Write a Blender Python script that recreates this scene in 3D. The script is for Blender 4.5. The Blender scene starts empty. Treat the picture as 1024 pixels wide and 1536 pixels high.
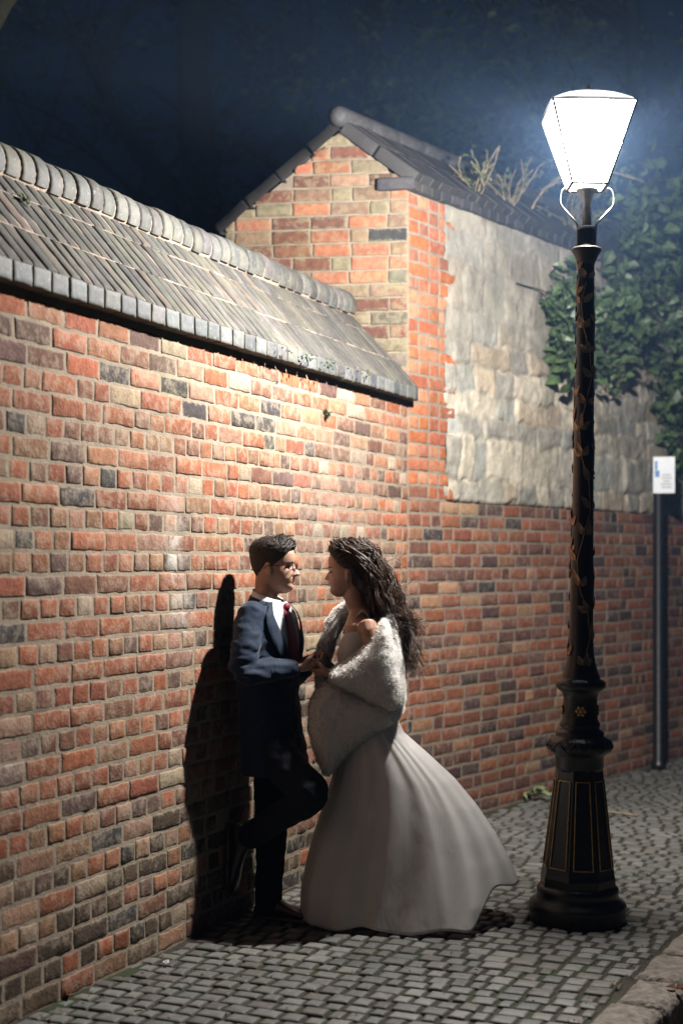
import bpy, math, random
import numpy as np
from mathutils import Vector, Matrix, noise

S = bpy.context.scene
COL = S.collection
V = Vector
F_PX, CX, HZ, EYE = 2200.0, 512.0, 842.0, 1.63


def P(px, py, Y):
    return V(((px - CX) / F_PX * Y, Y, EYE - (py - HZ) / F_PX * Y))


# ------------------------------------------------------------------ frames
A1 = V((-1.184, 5.09, 0)); D1 = V((.3886, .9214, 0)).normalized(); N1 = V((D1.y, -D1.x, 0))
B2 = V((.402, 8.85, 0)); D2 = V((.585, .811, 0)).normalized(); N2 = V((D2.y, -D2.x, 0))
G2 = V((-.9917, .1287, 0)).normalized(); NG = V((-.1287, -.9917, 0)).normalized()
DK = V((.43, .9028, 0)).normalized()
UP = V((0, 0, 1))
GQ = G2.dot(N2)


def w1(s, q, z): return A1 + D1 * s + N1 * q + UP * z
def w2(s, q, z): return B2 + D2 * s + G2 * (q / GQ) + UP * z


# ------------------------------------------------------------------ objects
def tag(o, label=None, cat=None, group=None, kind=None):
    if label: o['label'] = label
    if cat: o['category'] = cat
    if group: o['group'] = group
    if kind: o['kind'] = kind
    return o


def thing(name, label, cat, loc=(0, 0, 0), group=None):
    o = bpy.data.objects.new(name, None)
    o.empty_display_size = .1
    COL.objects.link(o); o.location = loc
    return tag(o, label, cat, group)


def root_loc(o):
    while o is not None and o.parent is not None:
        o = o.parent
    return V(o.location) if o is not None and o.type == 'EMPTY' else V((0, 0, 0))


def link(me, name, mat, parent=None, local=False, smooth=True):
    me.name = name
    if parent is not None and not local:
        me.transform(Matrix.Translation(-root_loc(parent)))
    if mat is not None:
        me.materials.clear(); me.materials.append(mat)
    me.polygons.foreach_set('use_smooth', [smooth] * len(me.polygons))
    me.update()
    o = bpy.data.objects.new(name, me)
    COL.objects.link(o)
    if parent is not None: o.parent = parent
    return o


class MB:
    def __init__(self):
        self.v = []; self.f = []; self.at = {}

    def add(self, vs, fs, **at):
        b = len(self.v)
        self.v.extend(vs)
        self.f.extend([tuple(i + b for i in f) for f in fs])
        for k, val in at.items():
            self.at.setdefault(k, []).extend(val)

    def mesh(self):
        me = bpy.data.meshes.new('m')
        me.from_pydata([tuple(v) for v in self.v], [], self.f)
        for k, val in self.at.items():
            if len(val) != len(self.v): continue
            if isinstance(val[0], (tuple, list)):
                a = me.attributes.new(k, 'FLOAT_COLOR', 'POINT')
                a.data.foreach_set('color', [c for t in val for c in (t[0], t[1], t[2], 1.0)])
            else:
                a = me.attributes.new(k, 'FLOAT', 'POINT')
                a.data.foreach_set('value', val)
        me.update()
        return me

    def build(self, name, mat, parent=None, local=False, smooth=True):
        return link(self.mesh(), name, mat, parent, local, smooth)

    def box(self, c, sx, sy, sz, ax=V((1, 0, 0)), ay=V((0, 1, 0)), az=UP):
        vs = [c + ax * (i * sx / 2) + ay * (j * sy / 2) + az * (k * sz / 2) for i in (-1, 1) for j in (-1, 1) for k in (-1, 1)]
        self.add(vs, [(0, 1, 3, 2), (4, 6, 7, 5), (0, 4, 5, 1), (2, 3, 7, 6), (0, 2, 6, 4), (1, 5, 7, 3)])

    def lathe(self, prof, n=32, c=V((0, 0, 0)), mod=None):
        """prof: list of (r, z); mod(theta, r, z) -> r"""
        vs = []; fs = []
        for r, z in prof:
            for i in range(n):
                th = 2 * math.pi * i / n
                rr = mod(th, r, z) if mod else r
                vs.append(c + V((rr * math.cos(th), rr * math.sin(th), z)))
        for k in range(len(prof) - 1):
            for i in range(n):
                j = (i + 1) % n
                fs.append((k * n + i, k * n + j, (k + 1) * n + j, (k + 1) * n + i))
        b = len(vs)
        vs.append(c + V((0, 0, prof[0][1]))); vs.append(c + V((0, 0, prof[-1][1])))
        m = (len(prof) - 1) * n
        for i in range(n):
            j = (i + 1) % n
            fs.append((b, j, i)); fs.append((b + 1, m + i, m + j))
        self.add(vs, fs)

    def tube(self, pts, rad, ref=None, n=12, sub=4, dome=True):
        pts = [V(p) for p in pts]
        rad = [(r, r) if not isinstance(r, (tuple, list)) else r for r in rad]
        if sub > 1 and len(pts) > 2:
            np_, nr = [], []
            for i in range(len(pts) - 1):
                p0 = pts[max(i - 1, 0)]; p1 = pts[i]; p2 = pts[i + 1]; p3 = pts[min(i + 2, len(pts) - 1)]
                for k in range(sub):
                    t = k / sub
                    np_.append(.5 * ((2 * p1) + (p2 - p0) * t + (2 * p0 - 5 * p1 + 4 * p2 - p3) * t * t + (3 * p1 - p0 - 3 * p2 + p3) * t ** 3))
                    tt = t
                    nr.append((rad[i][0] * (1 - tt) + rad[i + 1][0] * tt, rad[i][1] * (1 - tt) + rad[i + 1][1] * tt))
            np_.append(pts[-1]); nr.append(rad[-1])
            pts, rad = np_, nr
        m = len(pts)
        rings = []
        prev = V(ref) if ref is not None else None
        fr = []
        for i in range(m):
            t = (pts[min(i + 1, m - 1)] - pts[max(i - 1, 0)])
            t = t.normalized() if t.length > 1e-9 else V((0, 0, 1))
            if prev is None:
                prev = V((0, 0, 1)) if abs(t.z) < .9 else V((1, 0, 0))
            base = V(ref) if ref is not None else prev
            a = base - t * base.dot(t)
            if a.length < 1e-5: a = t.orthogonal()
            a.normalize()
            if ref is None: prev = a
            b = t.cross(a)
            fr.append((t, a, b))
        seq = []
        if dome:
            t, a, b = fr[0]; r = rad[0]; mm = min(r)
            seq.append((pts[0] - t * mm * .8, a, b, (r[0] * .45, r[1] * .45)))
            seq.append((pts[0] - t * mm * .45, a, b, (r[0] * .82, r[1] * .82)))
        for i in range(m): seq.append((pts[i], fr[i][1], fr[i][2], rad[i]))
        if dome:
            t, a, b = fr[-1]; r = rad[-1]; mm = min(r)
            seq.append((pts[-1] + t * mm * .45, a, b, (r[0] * .82, r[1] * .82)))
            seq.append((pts[-1] + t * mm * .8, a, b, (r[0] * .45, r[1] * .45)))
        vs = []; fs = []
        for p, a, b, r in seq:
            for i in range(n):
                th = 2 * math.pi * i / n
                vs.append(p + a * (r[0] * math.cos(th)) + b * (r[1] * math.sin(th)))
        for k in range(len(seq) - 1):
            for i in range(n):
                j = (i + 1) % n
                fs.append((k * n + i, k * n + j, (k + 1) * n + j, (k + 1) * n + i))
        fs.append(tuple(reversed(range(n))))
        fs.append(tuple((len(seq) - 1) * n + i for i in range(n)))
        self.add(vs, fs)

    def ball(self, c, r, n=12, ax=None):
        """ellipsoid, r = (rx, ry, rz), ax = three axes"""
        ax = ax or (V((1, 0, 0)), V((0, 1, 0)), UP)
        vs = []; fs = []
        h = n // 2 + 1
        for k in range(h + 1):
            ph = math.pi * k / h - math.pi / 2
            for i in range(n):
                th = 2 * math.pi * i / n
                cr = max(math.cos(ph), .02)
                vs.append(c + ax[0] * (r[0] * cr * math.cos(th)) + ax[1] * (r[1] * cr * math.sin(th)) + ax[2] * (r[2] * math.sin(ph)))
        for k in range(h):
            for i in range(n):
                j = (i + 1) % n
                fs.append((k * n + i, k * n + j, (k + 1) * n + j, (k + 1) * n + i))
        fs.append(tuple(reversed(range(n)))); fs.append(tuple(h * n + i for i in range(n)))
        self.add(vs, fs)

    def loft(self, rings, cap=True):
        n = len(rings[0]); vs = []; fs = []
        for r in rings: vs.extend(r)
        for k in range(len(rings) - 1):
            for i in range(n):
                j = (i + 1) % n
                fs.append((k * n + i, k * n + j, (k + 1) * n + j, (k + 1) * n + i))
        if cap:
            fs.append(tuple(reversed(range(n)))); fs.append(tuple((len(rings) - 1) * n + i for i in range(n)))
        self.add(vs, fs)

    def leaf(self, p, d, nrm, L, W, fold=.25):
        d = d.normalized(); s = d.cross(nrm)
        s = s.normalized() if s.length > 1e-6 else d.orthogonal().normalized()
        u = s.cross(d)
        self.add([p, p + d * L * .3 + s * W * .5 + u * W * fold, p + d * L * .68 + s * W * .36 + u * W * fold * .6,
                  p + d * L - u * L * .12, p + d * L * .68 - s * W * .36 + u * W * fold * .6, p + d * L * .3 - s * W * .5 + u * W * fold,
                  p + d * L * .5],
                 [(0, 1, 2, 6), (6, 2, 3), (6, 3, 4), (0, 6, 4, 5)])


def remesh(mb, voxel, it=4, fac=.5):
    o = bpy.data.objects.new('tmp', mb.mesh()); COL.objects.link(o)
    m = o.modifiers.new('r', 'REMESH'); m.mode = 'VOXEL'; m.voxel_size = voxel
    if it:
        s = o.modifiers.new('s', 'SMOOTH'); s.iterations = it; s.factor = fac
    dg = bpy.context.evaluated_depsgraph_get()
    me = bpy.data.meshes.new_from_object(o.evaluated_get(dg))
    old = o.data
    bpy.data.objects.remove(o); bpy.data.meshes.remove(old)
    return me


# ------------------------------------------------------------------ materials
class NT:
    def __init__(self, name):
        self.m = bpy.data.materials.new(name); self.m.use_nodes = True
        self.t = self.m.node_tree; self.t.nodes.clear()
        self.out = self.t.nodes.new('ShaderNodeOutputMaterial')
        self.b = self.t.nodes.new('ShaderNodeBsdfPrincipled')
        self.t.links.new(self.b.outputs[0], self.out.inputs[0])
        self.co = None

    def n(self, typ, **kw):
        nd = self.t.nodes.new(typ)
        for k, v in kw.items(): setattr(nd, k, v)
        return nd

    def set(self, inp, v):
        if hasattr(v, 'is_output') or isinstance(v, bpy.types.NodeSocket): self.t.links.new(v, inp)
        else:
            if inp.type == 'RGBA' and len(v) == 3: v = (*v, 1)
            inp.default_value = v

    def coord(self):
        if not self.co: self.co = self.n('ShaderNodeTexCoord').outputs['Object']
        return self.co

    def noise(self, sc, det=4, rough=.55, dist=0, stretch=None):
        nd = self.n('ShaderNodeTexNoise')
        nd.inputs['Scale'].default_value = sc; nd.inputs['Detail'].default_value = det
        nd.inputs['Roughness'].default_value = rough; nd.inputs['Distortion'].default_value = dist
        v = self.coord()
        if stretch:
            mp = self.n('ShaderNodeMapping'); mp.inputs['Scale'].default_value = stretch
            self.t.links.new(v, mp.inputs['Vector']); v = mp.outputs[0]
        self.t.links.new(v, nd.inputs['Vector'])
        return nd.outputs['Fac']

    def ramp(self, x, a, b, lo=0., hi=1.):
        r = self.n('ShaderNodeMapRange'); r.clamp = True
        for i, v in enumerate((x, a, b, lo, hi)): self.set(r.inputs[i], v)
        return r.outputs[0]

    def math(self, op, a, b=0.):
        m = self.n('ShaderNodeMath', operation=op)
        self.set(m.inputs[0], a); self.set(m.inputs[1], b)
        return m.outputs[0]

    def mix(self, f, a, b, mode='MIX'):
        m = self.n('ShaderNodeMix', data_type='RGBA', blend_type=mode)
        self.set(m.inputs[0], f); self.set(m.inputs[6], a); self.set(m.inputs[7], b)
        return m.outputs[2]

    def attr(self, name, vec=False):
        a = self.n('ShaderNodeAttribute', attribute_name=name)
        return a.outputs['Color'] if vec else a.outputs['Fac']

    def bump(self, h, strength=.5, dist=.01, prev=None):
        b = self.n('ShaderNodeBump')
        b.inputs['Strength'].default_value = strength; b.inputs['Distance'].default_value = dist
        self.set(b.inputs['Height'], h)
        if prev is not None: self.t.links.new(prev, b.inputs['Normal'])
        return b.outputs[0]

    def done(self, col=None, rough=None, nrm=None, **kw):
        if col is not None: self.set(self.b.inputs['Base Color'], col)
        if rough is not None: self.set(self.b.inputs['Roughness'], rough)
        if nrm is not None: self.t.links.new(nrm, self.b.inputs['Normal'])
        for k, v in kw.items(): self.set(self.b.inputs[k], v)
        return self.m


def mat_simple(name, col, rough=.6, var=.25, sc=30, bump=.2, bsc=120, bd=.003, **kw):
    t = NT(name)
    c = t.mix(t.ramp(t.noise(sc), .3, .7), tuple(x * (1 - var) for x in col), tuple(min(1, x * (1 + var)) for x in col))
    nr = t.bump(t.noise(bsc), bump, bd)
    return t.done(c, rough, nr, **kw)


MORTAR = (.305, .250, .190)


def mat_brick(name, smear=1.0, mortar=MORTAR, green=.25):
    t = NT(name)
    c = t.attr('tint', True)
    e = t.attr('edge'); lime = t.attr('lime')
    n1 = t.noise(22, 5, .65); n2 = t.noise(75, 4, .6); n3 = t.noise(6, 3); n4 = t.noise(170, 2)
    c = t.mix(1.0, c, t.mix(t.ramp(n1, .25, .75), (.62, .6, .6), (1.3, 1.28, 1.25)), 'MULTIPLY')
    c = t.mix(t.ramp(n2, .57, .70, 0, .75), c, t.mix(.6, c, (.05, .038, .034)))          # pits and soot
    # lime and mortar smears creeping in from the joints
    ed = t.math('SUBTRACT', e, t.math('MULTIPLY', t.ramp(n1, .46, .78), .024 * smear))
    ed = t.math('SUBTRACT', ed, t.math('MULTIPLY', t.ramp(n2, .4, .8), .008))
    smc = t.mix(.30, mortar, c)
    c = t.mix(t.ramp(ed, -.004, .005, .75, 0), c, smc)
    c = t.mix(t.math('MULTIPLY', t.ramp(n3, .52, .76, 0, .22), t.ramp(n1, .44, .7)), c, smc)
    lf = t.math('MULTIPLY', lime, t.ramp(t.noise(14, 5, .7), .36, .54))
    c = t.mix(t.math('MULTIPLY', lf, .75), c, (.52, .48, .43))
    g = t.math('MULTIPLY', t.ramp(t.noise(2.2, 4), .55, .75), t.ramp(n1, .35, .7, 0, green))
    c = t.mix(g, c, (.17, .19, .07))
    h = t.math('ADD', t.math('MULTIPLY', n1, .7), t.math('MULTIPLY', n2, .4))
    nr = t.bump(h, .9, .010); nr = t.bump(n4, .45, .003, nr)
    return t.done(c, .92, nr, **{'Specular IOR Level': .25})


def mat_mortar(name, col=MORTAR, dark=.55):
    t = NT(name)
    n1 = t.noise(9, 5, .6); n2 = t.noise(60, 4, .7); n3 = t.noise(3, 3)
    c = t.mix(t.ramp(n1, .3, .7), tuple(x * .75 for x in col), tuple(x * 1.1 for x in col))
    c = t.mix(t.ramp(n3, .58, .72, 0, dark), c, (.06, .05, .035))
    c = t.mix(t.ramp(t.noise(2.0, 3), .58, .72, 0, .4), c, (.2, .22, .1))
    nr = t.bump(n2, .9, .006)
    return t.done(c, .95, nr, **{'Specular IOR Level': .2})


M = {}
M['brick'] = mat_brick('old red brick', .8)
M['brickg'] = mat_brick('gable brick', 1.1, (.22, .195, .125), .6)
M['mortar'] = mat_mortar('lime mortar')
M['brick2'] = mat_brick('orange red brick', .5, (.25, .20, .155), .2)
M['mortar2'] = mat_mortar('grey lime mortar', (.25, .205, .16))


def mat_blue(name='blue engineering brick', lich=.5, joint=(.10, .09, .06)):
    t = NT(name)
    c = t.attr('tint', True); e = t.attr('edge')
    n1 = t.noise(30, 5, .6); n2 = t.noise(5, 4)
    c = t.mix(1.0, c, t.mix(t.ramp(n1, .25, .75), (.6, .6, .6), (1.35, 1.35, 1.35)), 'MULTIPLY')
    c = t.mix(t.ramp(n2, .5, .7, 0, lich), c, (.16, .155, .11))
    c = t.mix(t.ramp(t.noise(55, 3), .62, .72, 0, lich), c, (.3, .3, .27))
    c = t.mix(t.ramp(t.math('SUBTRACT', e, t.math('MULTIPLY', n1, .012)), -.006, .002, .8, 0), c, joint)
    nr = t.bump(n1, .5, .006)
    return t.done(c, .72, nr)


M['blue'] = mat_blue()
M['darkblue'] = mat_blue('dark coping brick', .10, (.028, .026, .024))


def mat_slope():
    t = NT('weathered coping brick')
    c = t.attr('tint', True); e = t.attr('edge')
    n1 = t.noise(18, 6, .65); n2 = t.noise(4, 4); n3 = t.noise(90, 3)
    c = t.mix(1.0, c, t.mix(t.ramp(n1, .25, .75), (.55, .55, .55), (1.4, 1.4, 1.4)), 'MULTIPLY')
    c = t.mix(t.ramp(n2, .50, .68, 0, .6), c, (.12, .115, .08))
    c = t.mix(t.ramp(n3, .62, .75, 0, .4), c, (.33, .31, .27))
    nr = t.bump(n1, .7, .008); nr = t.bump(n3, .3, .003, nr)
    return t.done(c, .85, nr)


M['slope'] = mat_slope()
M['slope_mortar'] = mat_mortar('coping mortar', (.40, .31, .25), .75)


def mat_sett():
    t = NT('granite setts')
    c = t.attr('tint', True); e = t.attr('edge')
    n1 = t.noise(25, 5, .6); n2 = t.noise(140, 3, .6); n3 = t.noise(1.6, 4)
    c = t.mix(1.0, c, t.mix(t.ramp(n1, .25, .75), (.72, .72, .70), (1.25, 1.25, 1.22)), 'MULTIPLY')
    c = t.mix(t.ramp(t.math('SUBTRACT', e, t.math('MULTIPLY', n1, .014)), -.008, .004, .75, 0), c, (.035, .032, .024))
    c = t.mix(t.math('MULTIPLY', t.ramp(n3, .5, .7), t.ramp(n1, .42, .6, 0, .5)), c, (.035, .048, .02))
    nr = t.bump(n1, .25, .004); nr = t.bump(n2, .35, .002, nr)
    return t.done(c, t.ramp(n1, .3, .7, .50, .72), nr, **{'Specular IOR Level': .5})


M['sett'] = mat_sett()


def mat_soil():
    t = NT('joint soil and moss')
    n1 = t.noise(40, 5, .7); n2 = t.noise(3.5, 4); n3 = t.noise(300, 2)
    c = t.mix(t.ramp(n1, .3, .7), (.014, .011, .008), (.052, .042, .030))
    c = t.mix(t.math('MULTIPLY', t.ramp(n2, .47, .62), t.ramp(n1, .35, .55, .2, .9)), c, (.022, .045, .009))
    c = t.mix(t.ramp(n3, .66, .72), c, (.2, .17, .13))
    return t.done(c, .95, t.bump(n1, 1, .01))


M['soil'] = mat_soil()


def mat_stone():
    t = NT('rubble stone')
    c = t.attr('tint', True)
    n1 = t.noise(9, 6, .65); n2 = t.noise(45, 5, .65); n3 = t.noise(2.2, 4)
    c = t.mix(1.0, c, t.mix(t.ramp(n1, .25, .75), (.62, .62, .62), (1.3, 1.28, 1.24)), 'MULTIPLY')
    c = t.mix(t.ramp(n2, .58, .72, 0, .55), c, (.11, .10, .085))
    c = t.mix(t.math('MULTIPLY', t.ramp(n3, .52, .7), t.ramp(n1, .4, .65, 0, .55)), c, (.16, .185, .10))
    nr = t.bump(n1, .6, .02); nr = t.bump(n2, .6, .006, nr)
    return t.done(c, .93, nr, **{'Specular IOR Level': .2})


M['stone'] = mat_stone()
M['kerb'] = mat_simple('kerb granite', (.165, .142, .120), .85, .5, 22, 1.0, 60, .016)
M['iron'] = mat_simple('black painted cast iron', (.007, .007, .008), .36, .3, 20, .35, 55, .003)
M['ironmat'] = mat_simple('dull black iron', (.012, .012, .013), .5, .3, 20, .3, 80, .003)
M['gold'] = mat_simple('gilt paint', (.46, .28, .09), .42, .35, 60, .3, 90, .002, Metallic=.5)
M['bronze'] = mat_simple('worn bronze leaf', (.27, .17, .10), .45, .5, 50, .4, 90, .003, Metallic=.6)
M['dimmetal'] = mat_simple('painted bracket iron', (.10, .10, .10), .45, .2, 40, .2, 90, .002)
M['brass'] = mat_simple('pale lit metal', (.22, .21, .19), .4, .2, 40, .2, 90, .002, Metallic=.5)


def mat_emit(name, col, st):
    t = NT(name)
    t.t.nodes.remove(t.b)
    e = t.n('ShaderNodeEmission'); e.inputs[0].default_value = (*col, 1); e.inputs[1].default_value = st
    t.t.links.new(e.outputs[0], t.out.inputs[0])
    return t.m


LAMP = 1060


def mat_glass_lit():
    t = NT('bright misted lantern glass'); t.t.nodes.remove(t.b)
    e = t.n('ShaderNodeEmission'); e.inputs[0].default_value = (1, .98, .95, 1); e.inputs[1].default_value = 5
    tr = t.n('ShaderNodeBsdfTransparent')
    ad = t.n('ShaderNodeAddShader')
    t.t.links.new(e.outputs[0], ad.inputs[0]); t.t.links.new(tr.outputs[0], ad.inputs[1]); t.t.links.new(ad.outputs[0], t.out.inputs[0])
    return t.m


M['lit_glass'] = mat_glass_lit()


def mat_glow_glass():  # invented translucent roof glass, standing in for the lamp's glow
    t = NT('opal glass'); t.t.nodes.remove(t.b)
    tr = t.n('ShaderNodeBsdfTranslucent'); tr.inputs[0].default_value = (.0040, .0042, .0044, 1)
    gl = t.n('ShaderNodeBsdfGlossy'); gl.inputs[0].default_value = (.03, .03, .03, 1); gl.inputs[1].default_value = .2
    ad = t.n('ShaderNodeAddShader')
    t.t.links.new(tr.outputs[0], ad.inputs[0]); t.t.links.new(gl.outputs[0], ad.inputs[1]); t.t.links.new(ad.outputs[0], t.out.inputs[0])
    return t.m


M['glow'] = mat_glow_glass()


def mat_fabric(name, col, rough=.85, sheen=.2, trans=0, bump=.25, bsc=500, var=.12, wr=0):
    t = NT(name)
    c = t.mix(t.ramp(t.noise(7, 3), .3, .7), tuple(x * (1 - var) for x in col), tuple(min(1, x * (1 + var)) for x in col))
    nr = t.bump(t.noise(bsc, 2), bump, .001)
    if wr: nr = t.bump(t.noise(9, 3, .5, 1.2, (1, 1, .45)), wr, .03, nr)
    t.done(c, rough, nr, **{'Sheen Weight': sheen, 'Specular IOR Level': .25})
    if trans:
        tr = t.n('ShaderNodeBsdfTranslucent'); t.set(tr.inputs[0], c); t.t.links.new(nr, tr.inputs['Normal'])
        mx = t.n('ShaderNodeMixShader'); mx.inputs[0].default_value = trans
        t.t.links.new(t.b.outputs[0], mx.inputs[1]); t.t.links.new(tr.outputs[0], mx.inputs[2])
        t.t.links.new(mx.outputs[0], t.out.inputs[0])
    return t.m


M['suit'] = mat_fabric('navy wool suit', (.0026, .0135, .037), .75, .15, 0, .3, 700, .12, .35)
M['trouser'] = mat_fabric('dark navy wool', (.0035, .006, .013), .8, .05, 0, .3, 700, .12, .3)
M['shirt'] = mat_fabric('white cotton', (.72, .72, .74), .8, .1, 0, .1)
M['tie'] = mat_fabric('burgundy silk', (.22, .018, .035), .45, .2, 0, .3, 900)
M['dress'] = mat_fabric('ivory satin', (.85, .82, .79), .45, .1, .42, .08, 600, .04, .12)
M['fur'] = mat_fabric('white faux fur', (.84, .81, .76), .95, .5, .15, .6, 260, .04, .1)
M['leather'] = mat_simple('black leather', (.018, .014, .012), .35, .3, 30, .2)
M['sole'] = mat_simple('brown sole edge', (.06, .045, .035), .6, .3, 30, .2)
M['hair'] = mat_simple('dark brown hair', (.018, .011, .007), .7, .4, 90, .3, 300, .002)
M['curl'] = mat_simple('brown curls', (.062, .033, .019), .45, .4, 40, .2, 300, .001)


def mat_skin(name, col):
    t = NT(name)
    c = t.mix(t.ramp(t.noise(28, 4), .3, .7), tuple(x * .88 for x in col), tuple(x * 1.08 for x in col))
    return t.done(c, .5, t.bump(t.noise(350, 2), .15, .001), **{'Subsurface Weight': .12, 'Subsurface Radius': (.012, .005, .003), 'Subsurface Scale': .6})


M['skin'] = mat_skin('warm skin', (.46, .265, .185))
M['skin2'] = mat_skin('tan skin', (.44, .25, .165))
M['lip'] = mat_simple('lip', (.30, .09, .075), .45, .1)
M['eye'] = mat_simple('dark eye', (.02, .015, .012), .15, .1, bump=0)
M['lens'] = None


def mat_lens():
    t = NT('spectacle lens')
    t.t.nodes.remove(t.b)
    tr = t.n('ShaderNodeBsdfTransparent'); gl = t.n('ShaderNodeBsdfGlossy'); gl.inputs[1].default_value = .03
    mx = t.n('ShaderNodeMixShader'); mx.inputs[0].default_value = .07
    t.t.links.new(tr.outputs[0], mx.inputs[1]); t.t.links.new(gl.outputs[0], mx.inputs[2]); t.t.links.new(mx.outputs[0], t.out.inputs[0])
    return t.m


M['lens'] = mat_lens()
M['bark'] = mat_simple('bark', (.016, .0155, .009), .95, .4, 10, 1, 30, .02)


def mat_leaf(name, col, var=.4):
    t = NT(name)
    c = t.mix(t.ramp(t.noise(11, 3), .3, .7), tuple(x * (1 - var) for x in col), tuple(x * (1 + var) for x in col))
    t.done(c, .42, None, **{'Specular IOR Level': .5})
    tr = t.n('ShaderNodeBsdfTranslucent'); t.set(tr.inputs[0], c)
    mx = t.n('ShaderNodeMixShader'); mx.inputs[0].default_value = .25
    t.t.links.new(t.b.outputs[0], mx.inputs[1]); t.t.links.new(tr.outputs[0], mx.inputs[2])
    t.t.links.new(mx.outputs[0], t.out.inputs[0])
    return t.m


M['ivy'] = mat_leaf('ivy leaf', (.075, .12, .048), .6)
M['leaf'] = mat_leaf('dark leaf', (.04, .06, .025))
M['weed'] = mat_leaf('weed leaf', (.10, .12, .05))
M['pale'] = mat_leaf('pale green leaf', (.22, .28, .12), .3)
M['dead'] = mat_leaf('dead leaf', (.22, .10, .05), .4)
M['twig'] = mat_simple('dry twig', (.22, .17, .11), .9)
M['plate'] = mat_simple('white enamel plate', (.72, .75, .80), .4, .05, 20, .05)
M['blueprint'] = mat_simple('blue print', (.05, .22, .5), .5, .1)
M['greyprint'] = mat_simple('grey print', (.3, .31, .34), .5, .1)
M['moss'] = mat_leaf('moss', (.05, .085, .02), .5)

# ------------------------------------------------------------------ bricks
PAL = [((.30, .105, .055), 5), ((.245, .088, .050), 4.5), ((.17, .082, .056), 4), ((.30, .135, .078), 3), ((.27, .165, .11), 2.4),
       ((.30, .235, .165), 1.3), ((.115, .070, .058), 2), ((.055, .050, .050), .8), ((.235, .125, .072), 2.4)]
PAL2 = [((.25, .092, .050), 5), ((.20, .078, .048), 5), ((.14, .066, .050), 4), ((.27, .135, .08), 2), ((.085, .054, .048), 3), ((.05, .042, .042), .5), ((.34, .2, .12), 1)]
PALG = [((.17, .075, .052), 4), ((.125, .062, .046), 3.4), ((.22, .15, .10), 3), ((.20, .17, .11), 3), ((.14, .12, .095), 2), ((.32, .13, .075), 3), ((.05, .05, .05), .5)]  # grey-brown gable bricks, darkened to put the lantern roof's shade into the colour
PALB = [((.095, .102, .108), 5), ((.07, .074, .08), 3), ((.125, .13, .133), 2)]
PALD = [((.034, .034, .040), 5), ((.025, .025, .03), 3), ((.05, .046, .046), 2)]
PALS = [((.072, .069, .062), 5), ((.058, .056, .052), 4), ((.088, .082, .072), 3), ((.10, .084, .068), .8)]


def pick(rng, pal):
    tot = sum(w for _, w in pal); x = rng.random() * tot
    for c, w in pal:
        x -= w
        if x <= 0: break
    k = rng.uniform(.82, 1.18)
    return tuple(min(.9, v * k * rng.uniform(.95, 1.05)) for v in c)


def axis(a, b, step):
    L = b - a
    e = [0, .007, .022]
    e = [x for x in e if x < L * .3]
    n = max(1, int(round((L - 2 * e[-1]) / step)))
    mid = [e[-1] + (L - 2 * e[-1]) * k / n for k in range(1, n)]
    return [a + x for x in e + mid] + [b - x for x in reversed(e)]


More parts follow.
